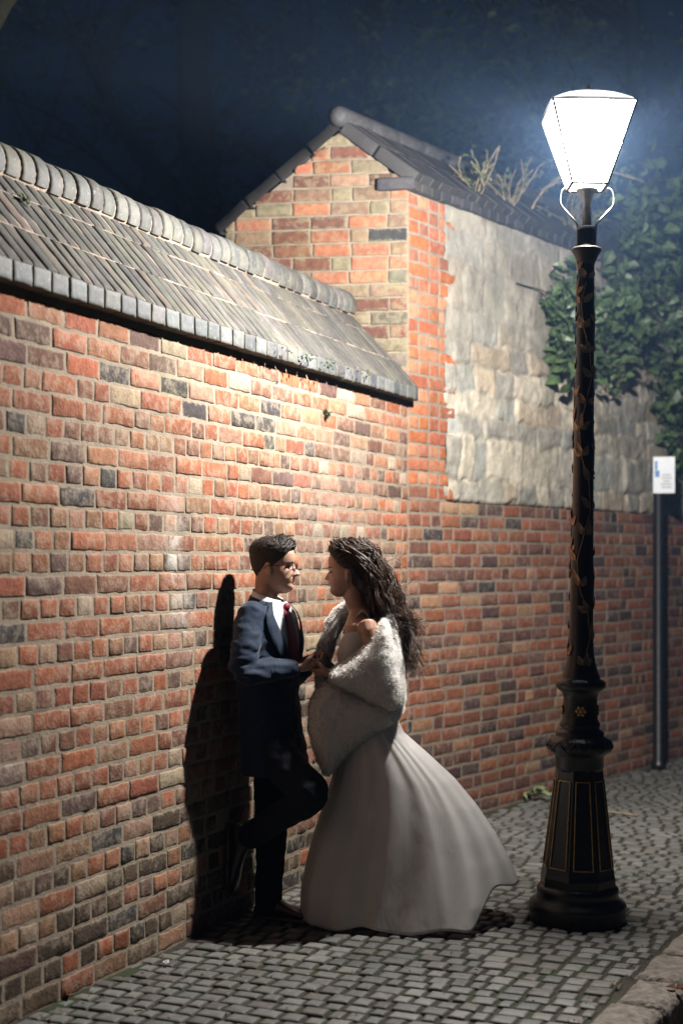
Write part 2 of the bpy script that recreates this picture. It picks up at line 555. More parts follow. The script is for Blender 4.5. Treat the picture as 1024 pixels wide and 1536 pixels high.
def bricks(mb, O, d, u, n, s0, s1, z0, z1, course, L, bond, seed, pal, joint=.0105, depth=.045, step=.04, rough=1.0,
           inside=None, clamp=None, palfn=None, limefn=None, lead=None):
    rng = random.Random(seed)
    i = 0; z = z0
    while z < z1 - .004:
        if z1 - z < .03: break
        zt = min(z + course * (1 if z1 - z0 < .2 else rng.uniform(.985, 1.015)), z1)
        typ = bond(i, rng)
        s = s0 - rng.random() * L * .5 if lead is None else s0 + lead(i)
        while s < s1:
            k = {'S': 1.0, 'H': .5}.get(typ) or (1.0 if rng.random() < .72 else .5)
            l = L * k * rng.uniform(.96, 1.04)
            a, e = max(s, s0), min(s + l, s1)
            s += l
            if e - a < .025: continue
            ms, mz = (a + e) / 2, (z + zt) / 2
            if inside and not inside(ms, mz): continue
            col = pick(rng, palfn(ms, mz, pal, rng) if palfn else pal)
            j = joint / 2
            us = axis(a + j * rng.uniform(.6, 1.5), e - j * rng.uniform(.6, 1.5), step)
            vs_ = axis(z + j * rng.uniform(.7, 1.4), zt - j * rng.uniform(.7, 1.4), step)
            off = rng.gauss(0, .0016) * rough; tu = rng.gauss(0, .008) * rough; tv = rng.gauss(0, .013) * rough
            nu, nv = len(us), len(vs_)
            sd = rng.uniform(0, 50); sp = (2.6 if rng.random() < .14 * min(1, rough) else 1.0); off -= .0022 * (sp - 1)
            jit = [[None] * nv for _ in range(nu)]
            V_ = []; T = []; E = []; Lm = []
            for iu, uu in enumerate(us):
                for iv, vv in enumerate(vs_):
                    ed = min(uu - us[0], us[-1] - uu, vv - vs_[0], vs_[-1] - vv)
                    p0 = V((uu * 9, vv * 9, sd))
                    n1 = noise.noise(p0 * 2.2); n2 = noise.noise(p0 * 6)
                    h = off + (uu - ms) * tu + (vv - mz) * tv + (n1 * .0024 + n2 * .0022) * rough * sp
                    if ed < .001: h -= .0036
                    elif ed < .01: h -= .0003
                    if ed >= .001: h = max(h, -.0016)
                    else: h = max(min(h, -.0020), -.0042)
                    un, vn = uu, vv
                    if ed < .012:
                        un += noise.noise(p0 * 5 + V((7, 0, 0))) * .0060 * rough; vn += noise.noise(p0 * 5 + V((0, 9, 0))) * .0060 * rough
                    if clamp: vn = min(vn, clamp(un))
                    V_.append(O + d * un + u * vn + n * h); T.append(col); E.append(ed)
                    Lm.append(limefn(uu, vv) if limefn else 0.0)
            fs = []
            for iu in range(nu - 1):
                for iv in range(nv - 1):
                    q = iu * nv + iv
                    fs.append((q, q + nv, q + nv + 1, q + 1))
            border = [iu * nv for iu in range(nu)] + [(nu - 1) * nv + iv for iv in range(1, nv)] + \
                     [iu * nv + nv - 1 for iu in range(nu - 2, -1, -1)] + [iv for iv in range(nv - 2, 0, -1)]
            b0 = len(V_)
            for q in border:
                V_.append(V_[q] - n * depth); T.append(col); E.append(0.0); Lm.append(0.0)
            m = len(border)
            for q in range(m):
                r = (q + 1) % m
                fs.append((border[r], border[q], b0 + q, b0 + r))
            mb.add(V_, fs, tint=T, edge=E, lime=Lm)
        z = zt; i += 1


def prism(mb, f, prof, s0, s1, step=.5):
    n = len(prof); k = max(1, int((s1 - s0) / step))
    rings = [[f(s0 + (s1 - s0) * i / k, q, z) for q, z in prof] for i in range(k + 1)]
    mb.loft(rings)


# =================================================================== LEFT WALL
C1 = .0835
WTOP = 2.595
lw = thing('brick_wall', 'lower red brick wall with grey sloping coping, behind the couple', 'wall', w1(1.5, 0, 0))


def bond1(i, rng):
    if i > 25: return 'S' if rng.random() < .5 else 'M'
    return 'H' if i % 2 else ('S' if rng.random() < .75 else 'M')


def lime1(s, z):
    g = math.exp(-((s - 1.23) / .07) ** 2 - ((z - 1.68) / .22) ** 2) + .6 * math.exp(-((s - .02) / .12) ** 2 - ((z - .9) / .10) ** 2)
    g += .7 * math.exp(-((s - 1.30) / .10) ** 2 - ((z - 1.40) / .12) ** 2)
    g += .35 * math.exp(-((s - 2.9) / .5) ** 2 - ((z - 1.9) / .3) ** 2)
    return min(1.0, g)


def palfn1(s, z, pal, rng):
    if z < .55 and rng.random() < .62 - z * .5: return [((.075, .055, .04), 3), ((.12, .08, .055), 2), ((.04, .036, .032), 1.5)]  # dirt splash low down, with the wall foot's dimness painted in too
    if s > 2.6 and rng.random() < .35: return [((.38, .12, .055), 3), ((.40, .18, .10), 2), ((.44, .34, .25), 1.5)]  # brighter orange bricks near the lamp, its light put into the colour
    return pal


mb = MB()
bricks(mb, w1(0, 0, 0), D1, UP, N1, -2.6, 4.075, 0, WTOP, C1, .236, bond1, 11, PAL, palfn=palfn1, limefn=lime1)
mb.build('brickwork', M['brick'], lw)
mb = MB()
prism(mb, w1, [(-.0030, -.2), (-.0030, 2.60), (.03, 2.602), (.03, 2.64), (-.40, 3.12), (-.83, 2.64), (-.80, 2.59), (-.80, -.2)], -2.6, 4.07)
mb.build('core', M['mortar'], lw, smooth=False)
# coping: projecting blue headers, three courses of brick on the slope, half round ridge
EDGE = .062
mb = MB()
bricks(mb, w1(0, EDGE, 0), D1, UP, N1, -2.6, 4.09, WTOP, WTOP + .083, .083, .119, lambda i, r: 'S', 5, PALB, joint=.007, depth=.14, rough=.7)
cp = mb.build('coping_edge', M['blue'], lw)
slope_v = (w1(0, -.40, 3.205) - w1(0, EDGE + .004, WTOP + .078)); SL = slope_v.length; SU = slope_v.normalized()
SN = D1.cross(SU); SN = SN if SN.z > 0 else -SN
mb = MB()


def joint_gap(): pass


bricks(mb, w1(0, EDGE + .004, WTOP + .078), D1, SU, SN, -2.6, 4.085, 0, SL - .03, SL / 3.0, .078, lambda i, r: 'S', 7, PALS, joint=.009, depth=.05, step=.06, rough=.75, lead=lambda i: -.03 * (i % 2))
mb.build('coping_slope', M['slope'], lw)
mb = MB()
su2 = (w1(0, -.40, 3.205) - w1(0, -.862, WTOP + .078)).normalized(); sn2 = su2.cross(D1); sn2 = sn2 if sn2.z > 0 else -sn2
bricks(mb, w1(0, -.862, WTOP + .078), D1, su2, sn2, -2.6, 4.085, 0, SL - .03, SL / 3.0, .086, lambda i, r: 'S', 8, PALS, joint=.011, depth=.05, step=.12, rough=1.0)
# mortar bed flush in the joints of the slope
mb2 = MB()
for (o_, u_, n_) in ((w1(0, EDGE - .006, WTOP + .081), SU, SN), (w1(0, -.852, WTOP + .081), su2, sn2)):
    vs, fs = [], []
    ns_ = 140
    for i in range(ns_ + 1):
        for k in range(15):
            s = -2.6 + 6.68 * i / ns_
            hh = -.0005 + .005 * noise.noise(V((s * 4, k * .5, 3)))
            vs.append(o_ + D1 * s + u_ * (SL * k / 14) + n_ * hh)
    for i in range(ns_):
        for k in range(14):
            q = i * 15 + k
            fs.append((q, q + 15, q + 16, q + 1))
    mb2.add(vs, fs)
mb.build('coping_slope', M['slope'], lw)
mb2.build('coping_bed', M['slope_mortar'], lw)
mb = MB(); rng = random.Random(3)
s = -2.6
while s < 4.02:
    l = .098 * rng.uniform(.93, 1.07); r0 = .105 * rng.uniform(.96, 1.04); tz = rng.gauss(0, .004)
    rings = []
    col = pick(rng, [((.075, .075, .072), 3), ((.058, .058, .056), 2), ((.095, .092, .086), 2)])
    for (ds, k) in ((.004, .86), (.008, .97), (.02, 1), (l - .02, 1), (l - .008, .97), (l - .004, .86)):
        ring = []
        for i in range(15):
            th = math.radians(-25 + 230 * i / 14)
            rr = r0 * k * (1 + .03 * noise.noise(V((s + ds, i * .4, 1))))
            ring.append(w1(s + ds, -.40 + rr * math.cos(th), 3.165 + tz + rr * math.sin(th)))
        rings.append(ring)
    vs = [p for r in rings for p in r]; n = 15; fs = []
    for k in range(5):
        for i in range(14):
            fs.append((k * n + i, k * n + i + 1, (k + 1) * n + i + 1, (k + 1) * n + i))
    mb.add(vs, fs, tint=[col] * len(vs), edge=[.03 if 10 < 99 else 0] * len(vs), lime=[0.] * len(vs))
    s += l
mb.build('coping_ridge', M['blue'], lw)
mb = MB(); mb.tube([w1(-2.6, -.40, 3.165), w1(4.06, -.40, 3.165)], [.094, .094], n=20, sub=1)
mb.build('ridge_bedding', M['slope_mortar'], lw)

# =================================================================== RIGHT WALL WITH GABLED END
rw = thing('gabled_wall', 'taller thick wall with brick gable end, stone upper face and dark coping', 'wall', w2(3, 0, 0))
E2, ZE, ZA, QA = .04, 3.865, 4.29, -.35
LG = 1.13


def bond2(i, rng): return 'M' if rng.random() < .6 else 'S'


def zroof(s):
    sa = QA / GQ
    if s < sa: return ZE + .085 + (ZA - ZE - .085) * s / sa - .03
    return ZA - (s - sa) * (ZA - 3.70) / (LG - sa) - .03


mb = MB()
# lower brick face and the quoin rising beside the stone
bricks(mb, w2(0, 0, 0), D2, UP, N2, 0.0, 8.5, 0, 2.01, .0838, .232, bond2, 21, PAL2, step=.06, depth=.05)


def inq(s, z):
    k = int((z - 2.01) / .0838)
    return s < (.43 if k % 2 else .51) + (.06 if 2.55 < z < 3.2 and k % 3 == 0 else 0)


bricks(mb, w2(0, 0, 0), D2, UP, N2, 0.0, .55, 2.01, ZE, .0843, .232, lambda i, r: 'H' if i % 2 else 'M', 22, [((.37, .125, .055), 5), ((.32, .105, .055), 4), ((.40, .18, .10), 3), ((.24, .10, .065), 1.5)], step=.05, inside=inq, depth=.05, lead=lambda i: 0)
mb.build('brickwork', M['brick2'], rw)
mb = MB()
bricks(mb, B2, G2, UP, NG, 0.0, LG, 2.30, 4.3, .0843, .236, lambda i, r: 'M', 23, PALG, step=.05, clamp=zroof, depth=.05,
       inside=lambda s, z: z - .03 < zroof(s), lead=lambda i: 0 if i % 2 else -.118)
mb.build('gable', M['brickg'], rw)
mb = MB()
prism(mb, w2, [(-.0030, -.2), (-.0030, 2.0), (-.045, 2.004), (-.045, ZE + .05), (QA, ZA - .05), (-.98, 3.68), (-.98, -.2)], .009, 14)
prism(mb, w2, [(-.0030, 2.0035), (-.0030, ZE), (-.04, ZE), (-.04, 2.0035)], .006, .44)
mb.build('core', M['mortar2'], rw, smooth=False)
mb = MB()
bricks(mb, w2(0, E2, 0), D2, UP, N2, -.03, 13.8, ZE, ZE + .083, .083, .116, lambda i, r: 'S', 25, PALD, joint=.008, depth=.14, step=.08)
bricks(mb, B2 + NG * .032 + UP * 0, G2, UP, NG, -.045, .21, ZE, ZE + .083, .083, .23, lambda i, r: 'S', 26, PALD, joint=.006, depth=.10, lead=lambda i: 0)
ap = w2(0, QA, ZA); e0 = w2(0, E2 + .015, ZE + .072); l0 = w2(0, -1.02, 3.66)
for (o_, seed) in ((e0, 27), (l0, 28)):
    uu = ap - o_; ul = uu.length; un = uu.normalized()
    nn = D2.cross(un); nn = nn if nn.z > 0 else -nn; nn.normalize()
    bricks(mb, o_ + nn * .030, D2, un, nn, -.045, 13.8, 0, ul - .03, ul / (2 if seed == 27 else 4), .11, lambda i, r: 'S', seed, PALD, joint=.01, depth=.075, step=.1, rough=1.6)
mb.build('coping', M['darkblue'], rw)
mb = MB(); rng = random.Random(8)
s = -.05
while s < 13.8:
    l = .3
    mb.tube([w2(s, QA, ZA + .030), w2(s + l - .012, QA, ZA + .030)], [.062, .062], n=14, sub=1)
    s += l
mb.at = {'tint': [(.05, .05, .055)] * len(mb.v), 'edge': [.03] * len(mb.v), 'lime': [0.] * len(mb.v)}
mb.build('coping_ridge', M['darkblue'], rw)

# stone upper face
rng = random.Random(31)
sa, sb, za, zb = .41, 8.5, 2.005, ZE + .01
rows = [za]
while rows[-1] < zb: rows.append(rows[-1] + rng.choice((.15, .19, .24, .30)) * rng.uniform(.9, 1.1))
blocks = []
for r in range(len(rows) - 1):
    xs = [sa - rng.random() * .3]
    while xs[-1] < sb: xs.append(xs[-1] + rng.choice((.17, .24, .33, .45)) * rng.uniform(.85, 1.15))
    cs = []
    for _ in xs:
        base = rng.choice(((.38, .35, .29), (.34, .32, .28), (.42, .38, .31), (.28, .265, .235), (.36, .30, .23), (.31, .31, .285)))
        k = rng.uniform(.75, 1.2)
        cs.append((tuple(c * k for c in base), rng.gauss(0, .010), rng.gauss(0, .03), rng.gauss(0, .03)))
    blocks.append((xs, cs))
st = .0145
ns, nz = int((sb - sa) / st), int((zb - za) / st)
vs = []; T = []
for i in range(ns + 1):
    for k in range(nz + 1):
        s = sa + (sb - sa) * i / ns; z = za + (zb - za) * k / nz
        wv = V((s * 3.1, z * 3.1, 1.7))
        wx = s + .055 * noise.noise(wv * 1.3) + .016 * noise.noise(wv * 5); wz = z + .045 * noise.noise(wv * 1.3 + V((9, 2, 0))) + .016 * noise.noise(wv * 5 + V((5, 5, 5)))
        r = 0
        while r < len(rows) - 2 and wz > rows[r + 1]: r += 1
        xs, cs = blocks[r]
        b = 0
        while b < len(xs) - 2 and wx > xs[b + 1]: b += 1
        ed = min(wx - xs[b], xs[b + 1] - wx, wz - rows[r], rows[r + 1] - wz)
        col, of, t1, t2 = cs[b]
        e = max(0., min(1., (ed - .002) / .016))
        h = .011 * e ** .6 + .55 * e * (of + (wx - (xs[b] + xs[b + 1]) / 2) * t1 + (wz - (rows[r] + rows[r + 1]) / 2) * t2)
        h += .010 * noise.noise(wv * 2.5 + V((0, 0, 8))) + .005 * noise.noise(wv * 7) + .004 * noise.noise(wv * 16)
        mk_ = 1 + .9 * noise.noise(wv * 3 + V((4, 4, 4))); mo = (.34 * mk_, .31 * mk_, .255 * mk_)
        c = tuple(mo[q] * (1 - e) + col[q] * e for q in range(3))
        pl = max(0., min(1., (z - 3.0 + .33 * noise.noise(V((s * 1.1, z * 1.4, 4))) + .10 * noise.noise(wv * 2)) / .10))
        pl *= .72
        g = .26 + .13 * noise.noise(wv * .8 + V((3, 3, 3)))
        c = tuple(1.15 * c[q] * (1 - pl) + (g, g * .95, g * .84)[q] * pl for q in range(3))
        h = h * (1 - .6 * pl) + .6 * pl * (.020 + .014 * noise.noise(wv * .9) + .008 * noise.noise(wv * 4))
        if k == 0: h -= .02
        vs.append(w2(s, 0, z) + N2 * (h - .010)); T.append(c)
fs = []
for i in range(ns):
    for k in range(nz):
        q = i * (nz + 1) + k
        fs.append((q, q + nz + 1, q + nz + 2, q + 1))
mb = MB(); mb.add(vs, fs, tint=T)
mb.build('stonework', M['stone'], rw)

# =================================================================== GROUND
def kq(t):                       # distance of the kerb's inner edge from the left wall at t metres along it
    p = V((.889, 5.2, 0)); k = ((A1 + D1 * t - p).dot(D1)) / DK.dot(D1)
    return (p + DK * k - A1).dot(N1)


def in_wall2(p): return (p - B2).dot(N2) < .0 and (p - B2).dot(D2) > -.3


def setts(mb, t0, t1, q0, q1, zf, seed, pitch=.088, pal=None):
    rng = random.Random(seed); t = t0
    while t < t1:
        w = pitch * rng.uniform(.9, 1.12)
        a = q0(t) if callable(q0) else q0
        b = q1(t) if callable(q1) else q1
        q = a - rng.random() * .08
        while q < b:
            l = rng.choice((.07, .08, .09, .10, .115)) * rng.uniform(.92, 1.08)
            e = min(q + l, b)
            if e - q > .03:
                c = A1 + D1 * (t + w / 2) + N1 * ((q + e) / 2)
                if not in_wall2(c + N2 * -.05):
                    sett(mb, t, t + w, q, e, zf, rng, pal)
            q += l
        t += w


def sett(mb, t0, t1, q0, q1, zf, rng, pal):
    g = rng.uniform(.006, .011)
    us = [q0 + g, q0 + g + .008, q0 * .67 + q1 * .33, q0 * .33 + q1 * .67, q1 - g - .008, q1 - g]
    ts = [t0 + g, t0 + g + .008, t0 * .5 + t1 * .5, t1 - g - .008, t1 - g]
    if q1 - q0 < .05: us = [q0 + g, q0 + g + .006, q1 - g - .006, q1 - g]
    k = rng.uniform(.78, 1.2); base = rng.choice(pal)
    col = tuple(c * k for c in base)
    off = rng.gauss(0, .0018); tu, tv = rng.gauss(0, .009), rng.gauss(0, .009); sd = rng.uniform(0, 90)
    sk = rng.gauss(0, .022)
    nu, nv = len(us), len(ts); vs = []; E = []
    mq, mt = (q0 + q1) / 2, (t0 + t1) / 2
    for q in us:
        for t in ts:
            ed = min(q - us[0], us[-1] - q, t - ts[0], ts[-1] - t)
            pn = V((q * 14, t * 14, sd)); h = off + (q - mq) * tu + (t - mt) * tv + noise.noise(pn) * .0022
            qq = q + sk * (t - mt); tt = t - sk * .6 * (q - mq)
            if ed < .001: h -= .0045
            elif ed < .009: h -= .0004
            if ed < .009:
                qq += noise.noise(pn * 2.1 + V((5, 0, 0))) * .0032; tt += noise.noise(pn * 2.1 + V((0, 5, 0))) * .0032
            p = A1 + D1 * tt + N1 * qq
            p.z = zf(p) + h
            vs.append(p); E.append(ed)
    fs = []
    for i in range(nu - 1):
        for j in range(nv - 1):
            a = i * nv + j
            fs.append((a, a + nv, a + nv + 1, a + 1))
    border = [i * nv for i in range(nu)] + [(nu - 1) * nv + j for j in range(1, nv)] + [i * nv + nv - 1 for i in range(nu - 2, -1, -1)] + [j for j in range(nv - 2, 0, -1)]
    b0 = len(vs)
    for a in border: vs.append(vs[a] - UP * .04); E.append(0.)
    m = len(border)
    for a in range(m):
        r = (a + 1) % m; fs.append((border[r], border[a], b0 + a, b0 + r))
    mb.add(vs, fs, tint=[col] * len(vs), edge=E)


def zpav(p): return .012 * noise.noise(V((p.x * .9, p.y * .9, 2))) * (1 if p.y > 5 else 1)
def zroad(p): return -.125 + .012 * noise.noise(V((p.x * .9, p.y * .9, 7)))


SPAL = [(.145, .147, .14), (.12, .124, .122), (.165, .16, .15), (.11, .104, .095), (.15, .152, .148)]
mb = MB()
setts(mb, -2.4, 12.5, .03, lambda t: kq(t) - .01, zpav, 41, pal=SPAL)
tag(mb.build('pavement', M['sett']), kind='structure')
mb = MB()
setts(mb, -2.4, 8, lambda t: kq(t) + .23, lambda t: kq(t) + 1.6, zroad, 42, pal=[(.10, .09, .075), (.085, .078, .07), (.115, .1, .085)])
tag(mb.build('road', M['sett']), kind='structure')
# soil between the stones
mb = MB(); vs, fs = [], []
nt, nq = 330, 50
for i in range(nt + 1):
    for j in range(nq + 1):
        t = -2.6 + 15.4 * i / nt; q = -.3 + (kq(t) + .32) * j / nq
        p = A1 + D1 * t + N1 * q
        p.z = zpav(p) - .0105 + .007 * noise.noise(p * 9) + .012 * math.exp(-max(0, q) / .05)
        vs.append(p)
for i in range(nt):
    for j in range(nq):
        a = i * (nq + 1) + j; fs.append((a, a + nq + 1, a + nq + 2, a + 1))
mb.add(vs, fs)
tag(mb.build('path_bed', M['soil']), kind='structure')
mb = MB(); vs, fs = [], []
for i in range(81):
    for j in range(11):
        t = -2.6 + 11 * i / 80; q = kq(t) + .1 + 1.6 * j / 10
        p = A1 + D1 * t + N1 * q; p.z = zroad(p) - .010
        vs.append(p)
for i in range(80):
    for j in range(10):
        a = i * 11 + j; fs.append((a, a + 11, a + 12, a + 1))
mb.add(vs, fs)
tag(mb.build('road_bed', M['soil']), kind='structure')
mb = MB(); mb.add([V((-300, -300, -.21)), V((300, -300, -.21)), V((300, 300, -.21)), V((-300, 300, -.21))], [(0, 1, 2, 3)])
tag(mb.build('ground', M['soil'], smooth=False), kind='structure')
# kerb stones
mb = MB(); rng = random.Random(55)
k0 = V((.889, 5.2, 0)); NK = V((DK.y, -DK.x, 0))
s = -2.5
while s < 9:
    l = rng.uniform(.32, .62)
    us = [0, .012, .035] + [l * x / 6 for x in range(1, 6)] + [l - .035, l - .012, l]; qs = [0, .012, .04, .08, .12, .15, .172, .19]
    us = sorted(us); dz = rng.gauss(0, .006); sd = rng.uniform(0, 99); wo = rng.gauss(0, .008)
    vs = []; fs = []
    prof = [(-.001, -.14)] + [(q, 0) for q in qs] + [(.197, -.03), (.197, -.08), (.196, -.19)]
    for uu in us:
        for (q, z) in prof:
            e = min(uu, l - uu)
            ee = min(e, q, .19 - q) if z == 0 else e
            h = z + dz + (-.02 if (z == 0 and ee < .006) else (-.005 if z == 0 and ee < .02 else 0))
            pn = V((uu * 7, q * 9, sd + z * 7))
            p = k0 + DK * (s + .006 + uu * (l - .012) / l) + NK * (q + wo + .012 * noise.noise(pn) * (1 if q > .1 else .3))
            p.z = h + .012 * noise.noise(pn * 1.2) + .009 * noise.noise(pn * 4) + .005 * noise.noise(pn * 9) + .006
            vs.append(p)
    n = len(prof)
    for i in range(len(us) - 1):
        for j in range(n - 1):
            a = i * n + j; fs.append((a, a + n, a + n + 1, a + 1))
    fs.append(tuple(range(n))); fs.append(tuple(reversed(range((len(us) - 1) * n, len(us) * n))))
    mb.add(vs, fs); s += l
tag(mb.build('kerb', M['kerb']), kind='structure')

# =================================================================== LAMP POST
LB = P(865, 1375, 6.67); LB.z = 0
lp = thing('lamp_post', 'ornate black cast iron street lamp, lit, at the kerb', 'street lamp', LB)
lp.rotation_euler = (0, math.radians(.78), 0)
mb = MB()
mb.lathe([(.20, -.03), (.215, 0), (.218, .055), (.222, .068), (.216, .085), (.19, .10), (.182, .125), (.186, .135), (.184, .15), (.168, .165)], 48)
mb.build('plinth', M['iron'], lp, local=True)
mb = MB()


def octo(th, r, z):
    a = (th + math.pi / 8) % (math.pi / 4) - math.pi / 8
    flat = r / math.cos(a) * .965
    return flat


mb.lathe([(.166, .16), (.165, .20), (.160, .22), (.148, .30), (.130, .45), (.115, .58), (.106, .67), (.104, .69)], 64, mod=octo)
pd = mb.build('pedestal', M['iron'], lp, local=True, smooth=False)
mb = MB()
for k in range(8):
    th = math.pi / 4 * k - math.pi / 2 + math.radians(9)
    th = math.pi / 4 * k
    r_ = V((math.cos(th), math.sin(th), 0)); t_ = V((-math.sin(th), math.cos(th), 0))

    def pp(z, w):
        r = np.interp(z, [.16, .20, .22, .30, .45, .58, .67], [.166, .165, .160, .148, .130, .115, .106]) * .968 + .002
        return r_ * float(r) + t_ * w + UP * z
    wl, wu = .044, .030
    for (a, b) in ((pp(.25, -wl), pp(.64, -wu)), (pp(.25, wl), pp(.64, wu)), (pp(.64, -wu), pp(.64, wu)), (pp(.25, -wl), pp(.25, wl))):
        mb.tube([a, a * .5 + b * .5 + r_ * .0005, b], [.003] * 3, n=6, sub=1)
mb.build('gilt_line', M['gold'], pd, local=True)
mb = MB()
mb.lathe([(.104, .68), (.110, .70), (.110, .745), (.118, .755), (.136, .768), (.146, .785), (.146, .805), (.136, .822), (.112, .835), (.108, .842), (.112, .85), (.100, .862), (.086, .872),
          (.092, .885), (.090, .897), (.080, .912), (.078, .95), (.076, 1.01), (.083, 1.035), (.104, 1.05), (.113, 1.062), (.113, 1.082), (.104, 1.09), (.088, 1.097), (.087, 1.105),
          (.080, 1.125), (.066, 1.17), (.058, 1.22), (.0545, 1.30), (.050, 1.7), (.045, 2.2), (.040, 2.7), (.0375, 3.0), (.038, 3.03)], 40,
         mod=lambda th, r, z: r * (1 + (.018 * math.sin(24 * th) if .765 < z < .825 else 0)))
sh = mb.build('column', M['iron'], lp, local=True)
mb = MB()
for k in range(4):
    th = math.pi / 2 * k - math.pi / 2 - .1
    r_ = V((math.cos(th), math.sin(th), 0)); t_ = V((-math.sin(th), math.cos(th), 0))
    c = r_ * .080 + UP * .955; mb = MB()
    mb.ball(c, (.007, .010, .010), 10, (r_, t_, UP))
    for j in range(6):
        a = j * math.pi / 3
        mb.ball(c + (t_ * math.cos(a) + UP * math.sin(a)) * .017, (.006, .009, .009), 8, (r_, t_, UP))
    mb.build('rosette', M['gold'], sh, local=True)
# wreath pattern on the torus
mb = MB()
for k in range(22):
    a0 = 2 * math.pi * k / 22
    pts = []
    for j in range(5):
        a = a0 + .28 * (j / 4 - .5) * (1 if k % 2 else -1); z = .772 + .047 * j / 4
        r = .1485 - .010 * abs(j / 4 - .5) * 2
        pts.append(V((r * math.cos(a), r * math.sin(a), z)))
    mb.tube(pts, [.003, .0045, .005, .0045, .003], n=6, sub=2)
mb.build('wreath', M['iron'], sh, local=True)
# climbing leaf ornament
mb = MB(); rng = random.Random(4)


def shaft_r(z): return float(np.interp(z, [1.12, 1.17, 1.22, 1.3, 1.7, 2.2, 2.7, 3.0], [.08, .066, .058, .0545, .05, .045, .04, .0375]))


for st in range(3):
    prev = None; pts = []
    for k in range(16):
        z = 1.16 + .118 * k + .02 * st
        a = -math.pi / 2 + st * 2.09 + .62 * math.sin(k * 1.25 + st)
        r = shaft_r(z) + .002
        rad = V((math.cos(a), math.sin(a), 0)); tan = UP.cross(rad); p = rad * r + UP * z
        pts.append(p)
        for fa, L in ((-.8, .062), (0, .082), (.8, .062)):
            if rng.random() < .82:
                lean_ = .45 * math.cos(k * 1.25 + st); n0 = len(mb.v)
                mb.leaf(p + tan * fa * .010, (UP + tan * (fa + lean_) + rad * .10).normalized(), rad, L * rng.uniform(.8, 1.15), .030, .22)
                for i in range(n0, len(mb.v)):          # bend the leaf round the shaft
                    e_ = mb.v[i] - p; an = a + e_.dot(tan) / r; zz = mb.v[i].z
                    rr = shaft_r(zz) + .0025 + .5 * max(0, e_.dot(rad))
                    mb.v[i] = V((math.cos(an) * rr, math.sin(an) * rr, zz))
    sm_ = []
    for k in range(len(pts) - 1):
        for q in range(6):
            w = q / 6; p = pts[k] * (1 - w) + pts[k + 1] * w
            rr = shaft_r(p.z) + .002; h_ = V((p.x, p.y, 0)).normalized() * rr
            sm_.append(h_ + UP * p.z)
    mb.tube(sm_, [.0022] * len(sm_), n=6, sub=1)
mb.build('vine_ornament', M['bronze'], sh, local=True)
mb = MB()
mb.lathe([(.038, 3.0), (.045, 3.02), (.056, 3.045), (.066, 3.062), (.067, 3.072), (.058, 3.078), (.047, 3.085), (.045, 3.10), (.045, 3.16), (.04, 3.17)], 28)
mb.build('collar', M['iron'], lp, local=True)
mb = MB(); mb.lathe([(.0445, 3.165), (.0475, 3.169), (.0475, 3.176), (.04, 3.18)], 24); mb.build('collar_rim', M['brass'], lp, local=True); mb = MB(); mb.lathe([(.069, 3.070), (.0695, 3.074), (.06, 3.0805)], 24)
mb.build('collar_rim', M['brass'], lp, local=True)
mb = MB(); mb.lathe([(.022, 3.17), (.020, 3.30), (.026, 3.31), (.030, 3.345), (.05, 3.352), (.05, 3.362), (.02, 3.366)], 16)
mb.build('burner_pipe', M['brass'], lp, local=True)
for k in range(2):
    a = k * math.pi
    r_ = V((math.cos(a), math.sin(a), 0))
    mb = MB()
    mb.tube([r_ * .040 + UP * 3.165, r_ * .048 + UP * 3.20, r_ * .085 + UP * 3.245, r_ * .118 + UP * 3.285, r_ * .122 + UP * 3.325, r_ * .112 + UP * 3.355, r_ * .098 + UP * 3.368],
            [.0042] * 7, n=8)
    mb.build('bracket', M['dimmetal'], lp, local=True)
# lantern
ZB, ZT, HB, HT = 3.372, 3.775, .080, .186
mb = MB()
cor = [(-1, -1), (1, -1), (1, 1), (-1, 1)]
for (x, y) in cor:
    mb.tube([V((x * HB, y * HB, ZB)), V((x * HT, y * HT, ZT))], [.0048, .0048], n=8, sub=1)
for z, h, r in ((ZB, HB, .007), (ZT, HT, .003)):
    for i in range(4):
        a, b = cor[i], cor[(i + 1) % 4]
        mb.tube([V((a[0] * h, a[1] * h, z)), V((b[0] * h, b[1] * h, z))], [r, r], n=8, sub=1)
lf = mb.build('lantern_frame', M['ironmat'], lp, local=True)
for i in range(4):
    a, b = cor[i], cor[(i + 1) % 4]
    hb, ht = HB - .002, HT - .002
    m_ = V((a[0] + b[0], a[1] + b[1], 0)).normalized()
    mb = MB()
    o1 = [V((a[0] * hb, a[1] * hb, ZB + .004)), V((b[0] * hb, b[1] * hb, ZB + .004)), V((b[0] * ht, b[1] * ht, ZT - .004)), V((a[0] * ht, a[1] * ht, ZT - .004))]
    o2 = [p - m_ * .004 for p in o1]
    mb.add(o1 + o2, [(0, 1, 2, 3), (7, 6, 5, 4), (0, 4, 5, 1), (1, 5, 6, 2), (2, 6, 7, 3), (3, 7, 4, 0)])
    mb.build('glass_pane', M['lit_glass'], lf, local=True, smooth=False)
mb = MB()
def sq(h, z, n=32, e=.35):
    out = []
    for i in range(n):
        th = 2 * math.pi * i / n + math.pi / 4; c_, s_ = math.cos(th), math.sin(th)
        out.append(V((h * math.copysign(abs(c_) ** e, c_), h * math.copysign(abs(s_) ** e, s_), z)))
    return out


